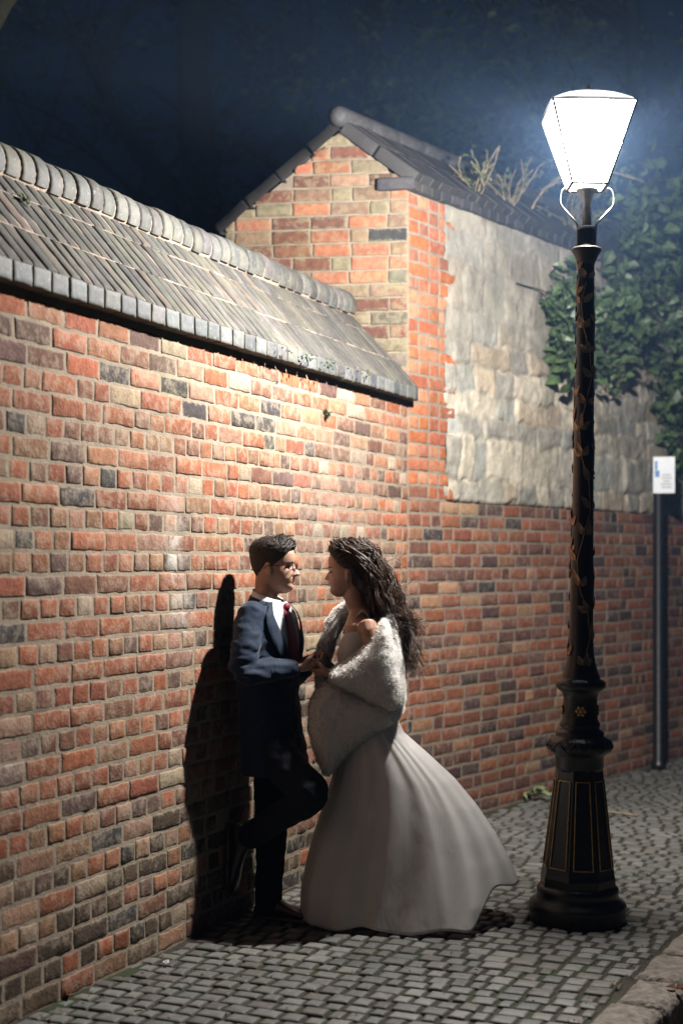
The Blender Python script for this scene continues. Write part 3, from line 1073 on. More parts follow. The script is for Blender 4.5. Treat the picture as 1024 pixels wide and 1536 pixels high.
mb.loft([sq(HT + .004, ZT + .010), sq(HT + .002, ZT + .018), sq(HT - .02, ZT + .034, e=.4), sq(HT - .055, ZT + .055, e=.5), sq(.09, ZT + .072, e=.6), sq(.055, ZT + .081, e=.8), sq(.012, ZT + .087, e=1)], cap=False)
rf = mb.build('lantern_roof', M['glow'], lf, local=True, smooth=False)  # rounded cap, shaped to read as the glow above the panes
li = bpy.data.lights.new('lamp_light', 'POINT'); li.energy = LAMP; li.color = (1, .955, .90); li.shadow_soft_size = .05
lo = bpy.data.objects.new('lamp_light', li); COL.objects.link(lo); lo.parent = lp; lo.location = (0, 0, ZT - .13)
mb = MB(); mb.lathe([(.016, ZT + .082), (.010, ZT + .092), (.016, ZT + .10), (.016, ZT + .106), (.006, ZT + .116), (.003, ZT + .13)], 14)
mb.build('finial', M['dimmetal'], lf, local=True)

# settle the head of the lamp to its true height
KZ, KW = [0, 2.5, 3.07, 3.37, 3.775, 4.1], [0, 2.5, 3.046, 3.330, 3.676, 3.99]


def settle(o):
    for c_ in o.children:
        if c_.type == 'MESH':
            for v in c_.data.vertices: v.co.z = float(np.interp(v.co.z, KZ, KW)) if v.co.z > 0 else v.co.z
        elif c_.type == 'LIGHT': c_.location.z = float(np.interp(c_.location.z, KZ, KW))
        settle(c_)


settle(lp)

# =================================================================== SIGN POST
sp = P(987, 1150, 11.55); sp.z = 0
so = thing('sign_post', 'slim black post with small white notice plate, against the far wall', 'sign', sp)
mb = MB(); mb.lathe([(.06, -.02), (.06, .05), (.046, .06), (.044, 2.22), (.03, 2.24)], 20)
mb.build('post', M['iron'], so, local=True)
mb = MB(); zc = EYE + (HZ - 712) / F_PX * 11.45
pc = V((.03, -.056, zc)); ax = V((.98, -.2, 0)).normalized(); ay = V((.2, .98, 0)).normalized()
mb.box(pc, .165, .008, .285, ax, ay)
pl = mb.build('notice_plate', M['plate'], so, local=True, smooth=False)
mb = MB(); mb.box(pc - ay * .006 + ax * -.052 + UP * .01, .035, .002, .05, ax, ay); mb.box(pc - ay * .006 + ax * -.06 + UP * .075, .02, .002, .07, ax, ay)
mb.build('blue_symbol', M['blueprint'], pl, local=True, smooth=False)
mb = MB()
for k, w in enumerate((.07, .08, .06, .09, .075)):
    mb.box(pc - ay * .006 + ax * .02 + UP * (.0 - .024 * k), w, .002, .008, ax, ay)
mb.build('printed_line', M['greyprint'], pl, local=True, smooth=False)

# =================================================================== PEOPLE
def head_fn(O, F, U, H, wid=1.0, nose=1.0, jaw=1.0):
    """O: point at chin height on the ear axis. returns surf(t, theta, off), pos(x, y, t)"""
    F = F.normalized(); Lx = U.cross(F).normalized(); U = F.cross(Lx).normalized()
    k = H / .235
    ts = [-.03, .02, .07, .12, .17, .20, .235, .27, .31, .40, .50, .575, .65, .73, .81, .88, .94, .98, 1.0]
    xf = [.058, .078, .0895, .0915, .0855, .090, .0915, .0935, .088, .087, .082, .090, .0915, .090, .082, .067, .047, .025, .006]
    xb = [.00, -.030, -.045, -.053, -.060, -.064, -.070, -.075, -.081, -.092, -.101, -.105, -.106, -.104, -.097, -.083, -.060, -.036, -.012]
    w_ = [.020, .036, .047, .054, .059, .0615, .0635, .065, .067, .0695, .0705, .072, .0735, .0735, .070, .061, .045, .027, .008]
    nt = [.29, .305, .325, .35, .40, .46, .52, .56]; nv = [0, .012, .024, .027, .020, .0125, .006, 0]

    def pos(x, y, t): return O + F * (x * k) + Lx * (y * k * wid) + U * (t * H)

    def surf(t, th, off=0.):
        c, s = math.cos(th), math.sin(th)
        a = float(np.interp(t, ts, xf)); b = -float(np.interp(t, ts, xb)); w = float(np.interp(t, ts, w_))
        w *= 1 - (1 - jaw) * max(0, min(1, (.35 - t) / .3))
        e = .86
        x = (a if c > 0 else b) * math.copysign(abs(c) ** e, c); y = w * math.copysign(abs(s) ** e, s)
        if c > 0:
            sg = .011 + .007 * math.exp(-((t - .33) / .03) ** 2)
            x += nose * float(np.interp(t, nt, nv)) * math.exp(-(y / sg) ** 2)
            x -= .010 * math.exp(-((abs(y) - .030) / .015) ** 2 - ((t - .49) / .055) ** 2)
            x += .004 * math.exp(-((abs(y) - .028) / .012) ** 2 - ((t - .485) / .028) ** 2)
            x -= .004 * math.exp(-((t - .252) / .010) ** 2) * math.exp(-(y / .022) ** 2)
        r = math.hypot(x, y) + 1e-6
        nz = max(0., (t - .6) / .4)
        x += off * x / r; y += off * y / r
        return O + F * (x * k) + Lx * (y * k * wid) + U * (t * H + off * nz * k)
    return surf, pos, F, Lx, U, k


def add_head(mb, surf, pos, fr, ears=True):
    F, Lx, U, k = fr
    rings = []
    for i in range(61):
        t = -.03 + 1.03 * i / 60
        rings.append([surf(t, 2 * math.pi * j / 72) for j in range(72)])
    mb.loft(rings)
    if ears:
        for sd in (-1, 1):
            c = pos(-.012, sd * .0715, .43)
            ex = (F * .93 + Lx * sd * .32).normalized(); ez = (U * .97 - F * .16).normalized(); ey = ez.cross(ex)
            mb.ball(c, (.018 * k, .0075 * k, .031 * k), 14, (ex, ey, ez))
            mb.ball(c - ez * .02 * k + ex * .004, (.009 * k, .006 * k, .012 * k), 10, (ex, ey, ez))


def hand(mb, w, d, nrm, side, size=1.0, curl=(.5, .7, .8, .9), th_out=.7):
    """w wrist, d towards fingers, nrm out of the palm, side: direction of the thumb edge"""
    d = d.normalized(); nrm = (nrm - d * nrm.dot(d)).normalized(); s = d.cross(nrm)
    if s.dot(side) < 0: s = -s
    k = size
    mb.tube([w - d * .02 * k, w + d * .02 * k, w + d * .055 * k, w + d * .085 * k], [(.026 * k, .020 * k), (.034 * k, .018 * k), (.040 * k, .016 * k), (.038 * k, .013 * k)], ref=s, n=14)
    for i, (ln, off) in enumerate(((.070, .029), (.079, .010), (.073, -.010), (.057, -.028))):
        b = w + d * ((.083 - .006 * abs(i - 1)) * k) + s * off * k
        c = curl[i]; p = b; pts = [b - d * .015 * k]; ang = 0
        pts.append(p)
        for seg, fr_ in enumerate((.42, .32, .26)):
            ang += c * (.75 if seg == 0 else .95)
            p = p + (d * math.cos(ang) + nrm * math.sin(ang) + s * off * 1.2 * (1 - c * .6)) * ln * fr_ * k
            pts.append(p)
        mb.tube(pts, [.0095 * k, .0092 * k, .0085 * k, .0078 * k, .0066 * k], n=10, sub=3)
    b = w + d * .022 * k + s * .026 * k
    t1 = (d * .6 + s * th_out + nrm * .45).normalized(); t2 = (d * .9 + s * .15 + nrm * .55).normalized()
    mb.tube([b - s * .01 * k, b + t1 * .034 * k, b + t1 * .034 * k + t2 * .03 * k, b + t1 * .034 * k + t2 * .055 * k], [.013 * k, .011 * k, .0095 * k, .0075 * k], n=10, sub=3)


def ell_ring(c, F, Lx, a, b, n=40, e=.8, fb=None):
    out = []
    for i in range(n):
        th = 2 * math.pi * i / n; co, si = math.cos(th), math.sin(th)
        aa = a if co > 0 or fb is None else fb
        out.append(c + F * (aa * math.copysign(abs(co) ** e, co)) + Lx * (b * math.copysign(abs(si) ** e, si)))
    return out


# ---------------------------------------------------------------- the man
YM = 6.65
def m(px, py, off=0.): return P(px, py, YM + off)


man = thing('person', 'man in navy suit, burgundy tie and glasses, leaning back against the brick wall', 'person', (m(420, 1385).x, m(420, 1385).y - .02, 0))
FM = V((math.cos(math.radians(24)), -math.sin(math.radians(24)), 0)); LM = V((-FM.y, FM.x, 0))
TOR = [  # px, py, half depth front, half depth back, half width
    (401, 897, .060, .065, .075), (400, 908, .080, .080, .130), (399, 920, .098, .098, .188), (399, 935, .112, .108, .208), (399, 962, .128, .112, .212),
    (400, 1000, .126, .108, .196), (402, 1040, .120, .104, .182), (405, 1080, .122, .112, .184), (409, 1120, .132, .122, .194), (411, 1158, .138, .128, .202)]


def tor(z, scale=1.0):
    zs = [m(a[0], a[1]).z for a in TOR][::-1]
    f = lambda k: float(np.interp(z, zs, [a[k] for a in TOR][::-1]))
    X = float(np.interp(z, zs, [m(a[0], a[1]).x for a in TOR][::-1]))
    return V((X, YM, z)), f(2), f(3), f(4)


def tor_pt(z, th, off):
    c, a, fb, b = tor(z)
    co, si = math.cos(th), math.sin(th); e = .8
    aa = a if co > 0 else fb
    p = c + FM * (aa * math.copysign(abs(co) ** e, co)) + LM * (b * math.copysign(abs(si) ** e, si))
    o = (FM * co + LM * si)
    return p + o * off


HO = m(410, 887.5); HO = HO + UP * 0
FH = (V((math.cos(math.radians(9)), -math.sin(math.radians(9)), -.03))).normalized()
UH = (UP + FH * -.02).normalized()
msurf, mpos, mF, mL, mU, mk = head_fn(HO, FH, UH, .239, .95, 1.3, .88)
body = MB()
add_head(body, msurf, mpos, (mF, mL, mU, mk))
body.tube([mpos(-.030, 0, .30), mpos(-.032, 0, .02), m(400, 903) + FM * -.01, m(399, 925)], [.054, .053, .058, .07], n=20)
rings = []
for a in TOR: rings.append(ell_ring(m(a[0], a[1]), FM, LM, a[2] - .026, max(.03, a[4] - .05), fb=a[3] - .026))
body.loft(rings)
# limbs (a little slimmer than the cloth round them)
nearS, nearE, nearW = m(373, 925, -.165), m(366, 1008, -.25), m(443, 1002, -.15)
farS, farE, farW = m(424, 925, .17), m(436, 1012, .17), m(463, 1000, .06)
body.tube([nearS + V((.012, .04, -.02)), nearE, nearW], [.036, .034, .026], n=14)
body.tube([farS + V((-.012, -.04, -.02)), farE, farW], [.036, .034, .026], n=14)
hipN, kneN, ankN = m(404, 1128, -.09), m(468, 1192, -.27), P(371, 1257, 6.62)
hipF, kneF, ankF = m(412, 1130, .085), m(407, 1248, .06), m(402, 1362, .02)
body.tube([hipN, kneN, ankN], [.060, .044, .034], n=14, sub=6)
body.tube([hipF, kneF, ankF], [.060, .044, .034], n=14, sub=6)
hand(body, nearW + V((.012, 0, 0)), V((.9, .35, .12)), V((0, .5, .9)), V((-.1, -.8, .5)), .95, (.45, .55, .65, .7))
hand(body, farW + V((.01, 0, 0)), V((.55, -.6, .1)), V((-.6, -.3, .6)), V((.0, .1, .9)), .95, (.6, .7, .8, .9))
bme = remesh(body, .0042, 3, .4)
link(bme, 'body', M['skin'], man)
# hair
def hair_cap(mb, surf, line, off, nT=34, nA=96, seed=1):
    vs, fs = [], []
    for j in range(nA):
        th = 2 * math.pi * j / nA
        tl = line(th)
        for i in range(nT):
            u = i / (nT - 1); t = tl + (1.0 - tl) * u
            vs.append(surf(t, th, off(t, th, u)))
    for j in range(nA):
        k = (j + 1) % nA
        for i in range(nT - 1):
            fs.append((j * nT + i, k * nT + i, k * nT + i + 1, j * nT + i + 1))
    mb.add(vs, fs)


def mline(th):
    a = abs((th + math.pi) % (2 * math.pi) - math.pi)
    return float(np.interp(a, [0, .5, .8, 1.05, 1.35, 1.55, 1.75, 2.1, 2.6, 3.15], [.83, .82, .76, .66, .56, .50, .52, .38, .28, .25]))


def moff(t, th, u):
    a = abs((th + math.pi) % (2 * math.pi) - math.pi)
    top = max(0., min(1., (t - .60) / .2))
    o = .0008 + .0032 * min(1, u * 2.5) + top * (.009 + .009 * max(0, 1 - a / 1.2))
    return o + .003 * noise.noise(V((t * 30, th * 6, 2))) * (.4 + top)


mb = MB(); hair_cap(mb, msurf, mline, moff)
rng = random.Random(9)
for i in range(900):
    th = rng.uniform(-math.pi, math.pi); a = abs(th); u = rng.random() ** .6
    tl = mline(th); t = tl + (1 - tl) * u
    if t < .66 and rng.random() < .92: continue
    o = moff(t, th, u); p = msurf(t, th, o - .004); q = msurf(min(1, t + .02), th, o + .006)
    d = ((q - p).normalized() + mF * (.35 if a < 1.5 else -.1) + V((rng.gauss(0, .3), rng.gauss(0, .3), rng.gauss(0, .2)))).normalized()
    ln = rng.uniform(.008, .017) if t > .7 else .006
    mb.tube([p, p + d * ln * .6, p + d * ln + mF * .004], [.0017, .0014, .0005], n=4, sub=1, dome=False)
mb.build('hair', M['hair'], man)
for sd in (-1, 1):
    mb = MB(); mb.tube([mpos(.086, sd * .014, .565), mpos(.087, sd * .030, .578), mpos(.074, sd * .050, .565)], [(.003, .0045)] * 3, n=8)
    mb.build('eyebrow', M['hair'], man)
for sd in (-1, 1):
    mb = MB(); mb.ball(mpos(.0775, sd * .030, .487), (.006, .008, .0035), 10, (mF, mL, mU)); mb.build('eye', M['eye'], man)
mb = MB()
mb.tube([mpos(.085, -.020, .246), mpos(.093, 0, .262), mpos(.085, .020, .246)], [(.003, .004)] * 3, n=8)
mb.tube([mpos(.083, -.018, .240), mpos(.0905, 0, .226), mpos(.083, .018, .240)], [(.003, .004)] * 3, n=8)
mb.build('lips', M['lip'], man)
# glasses
mb = MB(); ml = MB()
for sd in (-1, 1):
    pts = []
    for j in range(17):
        a = 2 * math.pi * j / 16
        y = .0335 + .0245 * math.copysign(abs(math.cos(a)) ** .7, math.cos(a)); tt = .480 + .075 * math.copysign(abs(math.sin(a)) ** .7, math.sin(a))
        pts.append(mpos(.1005 - .006 * abs(y - .01) / .05, sd * y, tt))
    mb.tube(pts, [.0016] * 17, n=6, sub=1, dome=False)
    n = 16; c = sum((pts[i] for i in range(n)), V((0, 0, 0))) / n
    ml.add([p for p in pts[:n]] + [p - mF * .0012 for p in pts[:n]], [tuple(range(n)), tuple(reversed(range(n, 2 * n)))] + [(i, i + n, (i + 1) % n + n, (i + 1) % n) for i in range(n)])
    mb.tube([mpos(.094, sd * .058, .515), mpos(.088, sd * .071, .515), mpos(.03, sd * .0765, .505), mpos(-.018, sd * .0785, .49), mpos(-.03, sd * .076, .43)], [.0018] * 5, n=6)
mb.tube([mpos(.1005, -.010, .50), mpos(.106, 0, .512), mpos(.1005, .010, .50)], [.0016] * 3, n=6)
gl = mb.build('glasses', M['eye'], man)
ml.build('lens', M['lens'], gl, smooth=False)
# jacket
jk = MB()
rings = [ell_ring(m(a[0], a[1]), FM, LM, a[2], a[4], n=48, fb=a[3]) for a in TOR[1:]]
jk.loft(rings)
jk.tube([nearS + V((.01, .03, .01)), nearS * .55 + nearE * .45, nearE, nearE * .45 + nearW * .55, nearW - (nearW - nearE).normalized() * .012], [.066, .062, .058, .050, .040], n=18)
jk.tube([farS + V((-.01, -.03, .01)), farS * .55 + farE * .45, farE, farE * .45 + farW * .55, farW - (farW - farE).normalized() * .012], [.066, .060, .056, .048, .040], n=18)
jm = remesh(jk, .0065, 5, .5)
jn = [V(v.normal) for v in jm.vertices]
for v, n_ in zip(jm.vertices, jn):      # cloth wrinkles, strongest round the bent elbow
    p = V(v.co); k = math.exp(-((p - nearE).length / .13) ** 2) + .25
    dd = noise.noise(V((p.x * 14, p.y * 14, p.z * 40))) * .011 * k + noise.noise(V((p.x * 8, p.y * 8, p.z * 13))) * .007 + noise.noise(V((p.x * 26 + p.z * 18, p.y * 26, p.z * 30))) * .003
    v.co = p + n_ * dd
jo = link(jm, 'jacket', M['suit'], man)


def strip(mb, cen, half, off, z0, z1, n=26, mrow=9, thick=.004):
    """patch laid over the torso: cen(z) centre angle, half(z) half angle"""
    for o in (off,):
        vs, fs = [], []
        for i in range(n):
            z = z0 + (z1 - z0) * i / (n - 1)
            for j in range(mrow):
                u = -1 + 2 * j / (mrow - 1)
                edge = 1 - abs(u) ** 4
                vs.append(tor_pt(z, cen(z) + u * half(z), o - thick * (1 - edge)))
        for i in range(n - 1):
            for j in range(mrow - 1):
                a = i * mrow + j
                fs.append((a, a + 1, a + mrow + 1, a + mrow))
        mb.add(vs, fs)


zt, zb_ = m(0, 906).z, m(0, 1003).z
vh = lambda z: .02 + .62 * max(0, (z - zb_) / (zt - zb_)) ** .9
mb = MB(); strip(mb, lambda z: 0., vh, .009, zb_, zt + .01)
mb.build('shirt', M['shirt'], man)
mb = MB(); strip(mb, lambda z: .0, lambda z: .10 + .16 * max(0, (zt - z) / (zt - zb_)) * .8 if z > zb_ else .1, .016, zb_ - .01, zt - .02)
kn = tor_pt(zt - .012, 0, .018)
mb.ball(kn, (.016, .022, .02), 12, (FM, LM, UP))
mb.build('tie', M['tie'], man)
mb = MB()
for sd in (-1, 1):
    strip(mb, lambda z: sd * (vh(z) + .10 + .06 * math.sin(max(0, min(1, (z - zb_) / (zt - zb_))) * math.pi)), lambda z: .10 + .10 * math.sin(max(0, min(1, (z - zb_) / (zt - zb_))) * math.pi), .017, zb_ - .005, zt + .012)
mb.build('lapel', M['suit'], jo)
# shirt collar and jacket collar round the neck
mb = MB()
def collar(mb, z0, z1, r0, r1, cx, open_, drop, lift, n=44):
    vs, fs = [], []
    for i in range(n):
        th = open_ + (2 * math.pi - 2 * open_) * i / (n - 1)
        fr = math.cos(th) * .5 + .5
        for z, r in ((z0, r0), (z1, r1), (z1 + .003, r1 + .004), ((z0 + z1) / 2, (r0 + r1) / 2 + .007), (z0, r0 + .009)):
            c = cx + UP * (z - drop * fr * (1.6 if z == z0 else 1) + lift * (1 - fr))
            vs.append(c + FM * (r * 1.06 * math.cos(th)) + LM * (r * math.sin(th)))
    for i in range(n - 1):
        for j in range(4):
            a = i * 5 + j; fs.append((a, a + 1, a + 6, a + 5))
    mb.add(vs, fs)
cn = m(402, 905); cn0 = V((cn.x, cn.y, 0))
collar(mb, cn.z - .014, cn.z + .050, .072, .063, cn0, .14, .040, .014)
mb.build('shirt_collar', M['shirt'], man)
mb = MB(); collar(mb, cn.z - .03, cn.z + .022, .088, .073, cn0, .75, .03, .016)
mb.build('collar', M['suit'], jo)
# trousers
tr = MB()
for (a, b, c) in ((hipN, kneN, ankN), (hipF, kneF, ankF)):
    e = c - (c - b).normalized() * .015
    tr.tube([a + UP * .03, a * .5 + b * .5, b, b * .5 + e * .5, e], [.098, .090, .073, .066, .060], n=20, sub=6)
tr.loft([ell_ring(m(409, 1095), FM, LM, .11, .165), ell_ring(m(410, 1125), FM, LM, .115, .17), ell_ring(m(411, 1150), FM, LM, .105, .165)])
tm = remesh(tr, .007, 6, .5)
tn = [V(v.normal) for v in tm.vertices]
for v, n_ in zip(tm.vertices, tn):
    p = V(v.co); v.co = p + n_ * (noise.noise(V((p.x * 12, p.y * 12, p.z * 26))) * .006)
link(tm, 'trousers', M['trouser'], man)
# shoes
def shoe(heel, toe, up, name):
    d = (toe - heel); Ln = d.length; d.normalize(); up = (up - d * up.dot(d)).normalized(); s = d.cross(up)
    mb = MB(); rings = []
    for x, w, h0, h1 in ((-.02, .012, .012, .05), (0, .026, .012, .075), (.05, .033, .012, .095), (.09, .034, .012, .10), (.14, .036, .012, .075), (.19, .043, .012, .058), (.24, .045, .012, .048), (.28, .036, .012, .036), (.30, .020, .013, .024), (.308, .006, .014, .018)):
        x *= Ln / .29
        ring = []
        for j in range(16):
            a = 2 * math.pi * j / 16
            ring.append(heel + d * x + s * (w * math.cos(a)) + up * ((h0 + h1) / 2 + (h1 - h0) / 2 * math.copysign(abs(math.sin(a)) ** .8, math.sin(a))))
        rings.append(ring)
    mb.loft(rings)
    o = link(remesh(mb, .006, 2), 'shoe', M['leather'], man)
    mb = MB(); rings = []
    for x, w in ((-.024, .014), (-.01, .027), (.05, .036), (.10, .035), (.19, .046), (.25, .047), (.29, .034), (.312, .010)):
        x *= Ln / .29
        hh = 0.0
        rings.append([heel + d * x + s * (w * a) + up * b for a, b in ((-1, 0), (-1, .014), (1, .014), (1, 0))])
    mb.loft(rings)
    mb.build('sole', M['sole'], o)


hl = V(ankF) - FM * .05; hl.z = .006
shoe(hl, hl + V((.93, -.36, 0)).normalized() * .29, UP, 'shoe')
q_ = (ankN - A1).dot(N1)
hw = ankN - N1 * (q_ - .012); hw.z = ankN.z + .045
tw = hw - UP * .285 + D1 * .0; tw = tw - N1 * ((tw - A1).dot(N1) - .014)
shoe(hw, tw, N1, 'shoe')

# ---------------------------------------------------------------- the bride
YB = 6.63
def b(px, py, off=0.): return P(px, py, YB + off)


bride = thing('person', 'woman with long dark curls in ivory gown and white fur stole, facing the man', 'person', (b(580, 1380).x, YB, 0))
FB = V((-.97, .24, 0)).normalized(); LBd = V((-FB.y, FB.x, 0))
BO = b(523.5, 892.5)
FBH = V((-.99, .10, -.05)).normalized()
bsurf, bpos, bF, bL, bU, bk = head_fn(BO, FBH, (UP + FBH * .03).normalized(), .226, .96, 1.0, .84)
body = MB()
add_head(body, bsurf, bpos, (bF, bL, bU, bk))
body.tube([bpos(-.024, 0, .32), bpos(-.022, 0, .0), b(538, 912), b(545, 930)], [.049, .046, .050, .065], n=20)
BT = [(541, 914, .045, .050, .060), (544, 924, .062, .062, .120), (546, 936, .074, .074, .165), (546, 956, .085, .080, .160), (545, 980, .108, .082, .142), (546, 1005, .096, .080, .130),
      (550, 1040, .078, .076, .115), (553, 1075, .085, .085, .122), (556, 1120, .105, .11, .150), (556, 1160, .105, .115, .16)]
body.loft([ell_ring(b(a[0], a[1]), FB, LBd, a[2] - (.014 if a[1] > 990 else 0) - (.03 if a[1] > 1060 else 0), a[4] - (.014 if a[1] > 990 else 0) - (.035 if a[1] > 1060 else 0), fb=a[3] - (.03 if a[1] > 1060 else 0), e=.9) for a in BT])
bnS, bnE, bnW = b(552, 945, -.160), b(572, 1034, -.165), b(497, 1010, -.125)
bfS, bfE, bfW = b(535, 943, .165), b(520, 1020, .19), b(482, 988, .06)
body.tube([bnS + V((0, .03, 0)), bnS, bnE, bnW], [.045, .045, .036, .023], n=14)
body.tube([bfS + V((0, -.03, 0)), bfS, bfE, bfW], [.045, .043, .035, .023], n=14)
hand(body, bnW, V((-.95, .35, .05)), V((.0, .5, .85)), V((0, -.5, .8)), .88, (.35, .45, .55, .6))
hand(body, bfW, V((-.85, -.15, -.1)), V((-.1, -.6, -.6)), V((.1, -.2, .9)), .88, (.5, .6, .6, .65))
for sd, off in ((1, -.08), (-1, .08)):
    body.tube([b(556, 1140, off * .7 + .03), b(560, 1260, off * .7 + .05), b(562, 1368, off * .7 + .05), b(545, 1382, off * .7 + .05)], [.065, .045, .03, .026], n=14)
bme = remesh(body, .0042, 3, .4)
link(bme, 'body', M['skin2'], bride)
for sd in (-1, 1):
    mb = MB(); mb.tube([bpos(.086, sd * .014, .565), bpos(.086, sd * .030, .582), bpos(.072, sd * .048, .565)], [(.002, .0033)] * 3, n=8)
    mb.build('eyebrow', M['hair'], bride)
    mb = MB(); mb.tube([bpos(.078, sd * .018, .478), bpos(.081, sd * .030, .470), bpos(.072, sd * .044, .480)], [.0032] * 3, n=8)
    mb.build('eyelash', M['eye'], bride)
mb = MB()
mb.tube([bpos(.084, -.018, .248), bpos(.0925, 0, .262), bpos(.084, .018, .248)], [(.003, .0042)] * 3, n=8)
mb.tube([bpos(.082, -.016, .240), bpos(.091, 0, .226), bpos(.082, .016, .240)], [(.0032, .0045)] * 3, n=8)
mb.build('lips', M['lip'], bride)
mb = MB()
for sd in (1,):
    p = bpos(-.004, sd * .078, .30)
    mb.ball(p, (.0035,) * 3, 8); mb.ball(p - UP * .012, (.005, .005, .008), 8)
mb.build('earring', M['brass'], bride)


# hair: cap, inner mass, curls blown back
def bline(th):
    a = abs((th + math.pi) % (2 * math.pi) - math.pi)
    return float(np.interp(a, [0, .5, .9, 1.2, 1.45, 1.7, 2.2, 3.15], [.86, .84, .76, .64, .55, .50, .25, .12]))


def boff(t, th, u):
    a = abs((th + math.pi) % (2 * math.pi) - math.pi)
    return .004 + .020 * min(1, u * 3) + .008 * max(0, a - 1.2) + .004 * noise.noise(V((t * 14, th * 7, 5)))


mb = MB(); hair_cap(mb, bsurf, bline, lambda t, th, u: boff(t, th, u) * .8)
core = MB()
core.tube([b(527, 853), b(552, 868, .0), b(574, 900, .01), b(589, 945, .02), b(598, 980, .02)], [.072, .082, .075, .052, .02], n=16)
cme = remesh(core, .008, 2)
off0 = len(mb.v)
mb.add([V(v.co) + V(v.normal) * .010 * noise.noise(V(v.co) * 22) for v in cme.vertices], [tuple(p.vertices) for p in cme.polygons])
hr = mb.build('hair', M['hair'], bride)
mb = MB(); rng = random.Random(77)
for cl in range(300):
    while True:
        th = rng.uniform(-math.pi, math.pi); u = rng.random() ** .8
        tl = bline(th); t = tl + (1 - tl) * u
        if t < .985: break
    a = abs(th); sg = 1 if th > 0 else -1
    g = rng.random()
    back = b(rng.gauss(563, 9), rng.gauss(862, 13), rng.gauss(.0, .055))
    midp = b(rng.gauss(580, 13), rng.gauss(905, 15), rng.gauss(.0, .06))
    endp = b(rng.gauss(601, 12) + (10 if g > .75 else 0), rng.uniform(925, 1008), rng.gauss(.02, .06))
    s1_ = bsurf(min(.965, t + .04), sg * min(3.0, a + .45), .026); s2_ = bsurf(min(.93, max(.45, t - .05)), sg * min(3.1, a + 1.0), .030)
    ph = rng.uniform(0, 6.3); fq = rng.uniform(3.0, 6.2); amp = rng.uniform(.007, .017)
    for hs in range(8):
        j3 = lambda q: V((rng.gauss(0, q), rng.gauss(0, q), rng.gauss(0, q)))
        t0_ = max(bline(th), min(.985, t + rng.gauss(0, .02)))
        p0 = bsurf(t0_, th + rng.gauss(0, .07), boff(t, th, u) * .85)
        path = [p0, s1_ + j3(.005)] + ([s2_ + j3(.006)] if a < 2.2 else []) + [back + j3(.006), midp + j3(.006), endp + j3(.008)]
        n = 44; pts = []; m_ = len(path) - 1; ph2 = ph + rng.gauss(0, .35)
        for k in range(n):
            x = k / (n - 1) * m_; s_ = min(int(x), m_ - 1); f = x - s_
            q0, q1, q2, q3 = path[max(s_ - 1, 0)], path[s_], path[s_ + 1], path[min(s_ + 2, m_)]
            c = .5 * ((2 * q1) + (q2 - q0) * f + (2 * q0 - 5 * q1 + 4 * q2 - q3) * f * f + (3 * q1 - q0 - 3 * q2 + q3) * f ** 3)
            w = max(0, k / n - .28) * 1.5
            a_ = ph2 + fq * 2 * math.pi * k / n
            pts.append(c + V((math.cos(a_) * .8, math.sin(a_), math.cos(a_ + .6) * .6)) * amp * w)
        r0 = rng.uniform(.0011, .0023)
        mb.tube(pts, [r0 * (1 - .6 * (k / n) ** 2) for k in range(n)], n=4, sub=1, dome=False)
for i in range(340):       # stray hairs
    px, py = rng.choice(((572, 872), (590, 900), (603, 935), (606, 965), (560, 845), (605, 990)))
    p = b(px + rng.gauss(0, 8), py + rng.gauss(0, 10), rng.gauss(0, .05)); pts = [p]
    d = V((rng.uniform(.3, 1), rng.gauss(0, .4), rng.uniform(-.9, .25))).normalized()
    for k in range(12):
        d = (d + V((rng.gauss(0, .3), rng.gauss(0, .3), rng.gauss(-.06, .3)))).normalized(); p = p + d * .011; pts.append(p)
    mb.tube(pts, [.0008] * len(pts), n=3, sub=1, dome=False)
mb.build('curls', M['curl'], hr)

# dress: bodice
dr = MB()
rings = []
for a in BT[3:8]:
    rings.append(ell_ring(b(a[0], a[1]), FB, LBd, a[2] + .011, a[4] + .007, fb=a[3] + .010, e=.9, n=48))
top = []
c0 = b(545, 950); n = 48
for i in range(n):          # scooped neckline
    th = 2 * math.pi * i / n; co = math.cos(th); si = math.sin(th)
    p = rings[0][i].copy(); p.z += .006 + .028 * abs(si) ** 3 - .02 * max(0, co) ** 2
    p.z += -.03 * max(0, -co)
    top.append(p)
dr.loft([top] + rings[1:], cap=False)
for sd in (-1, 1):
    pass
dr.tube([b(521, 950, -.085), b(532, 930, -.105), b(541, 917, -.108), b(550, 921, -.108), b(563, 945, -.10)], [(.015, .004)] * 5, ref=LBd, n=10)
dr.tube([b(515, 950, .10), b(524, 928, .105), b(534, 916, .108), b(545, 921, .108), b(556, 945, .10)], [(.015, .004)] * 5, ref=LBd, n=10)
bo = dr.build('bodice', M['dress'], bride)
# skirt blown to the right
OUT = [(1045, 516, 588), (1075, 513, 594), (1100, 510, 606), (1130, 505, 640), (1170, 497, 683), (1210, 484, 716), (1250, 471, 743), (1290, 460, 765), (1330, 452, 782), (1345, 451, 787), (1400, 449, 792)]
oz = [b(0, y).z for y, _, _ in OUT][::-1]; ol = [b(l, y).x for y, l, _ in OUT][::-1]; orr = [b(r, y).x for y, _, r in OUT][::-1]
NA, NV = 260, 80
vs, fs = [], []
ztop = b(0, 1048).z


def sstep(a_, b_, x):
    t = max(0., min(1., (x - a_) / (b_ - a_))); return t * t * (3 - 2 * t)


def ridge(x): return 1 - 2 * abs(math.sin(x / 2)) ** 1.0


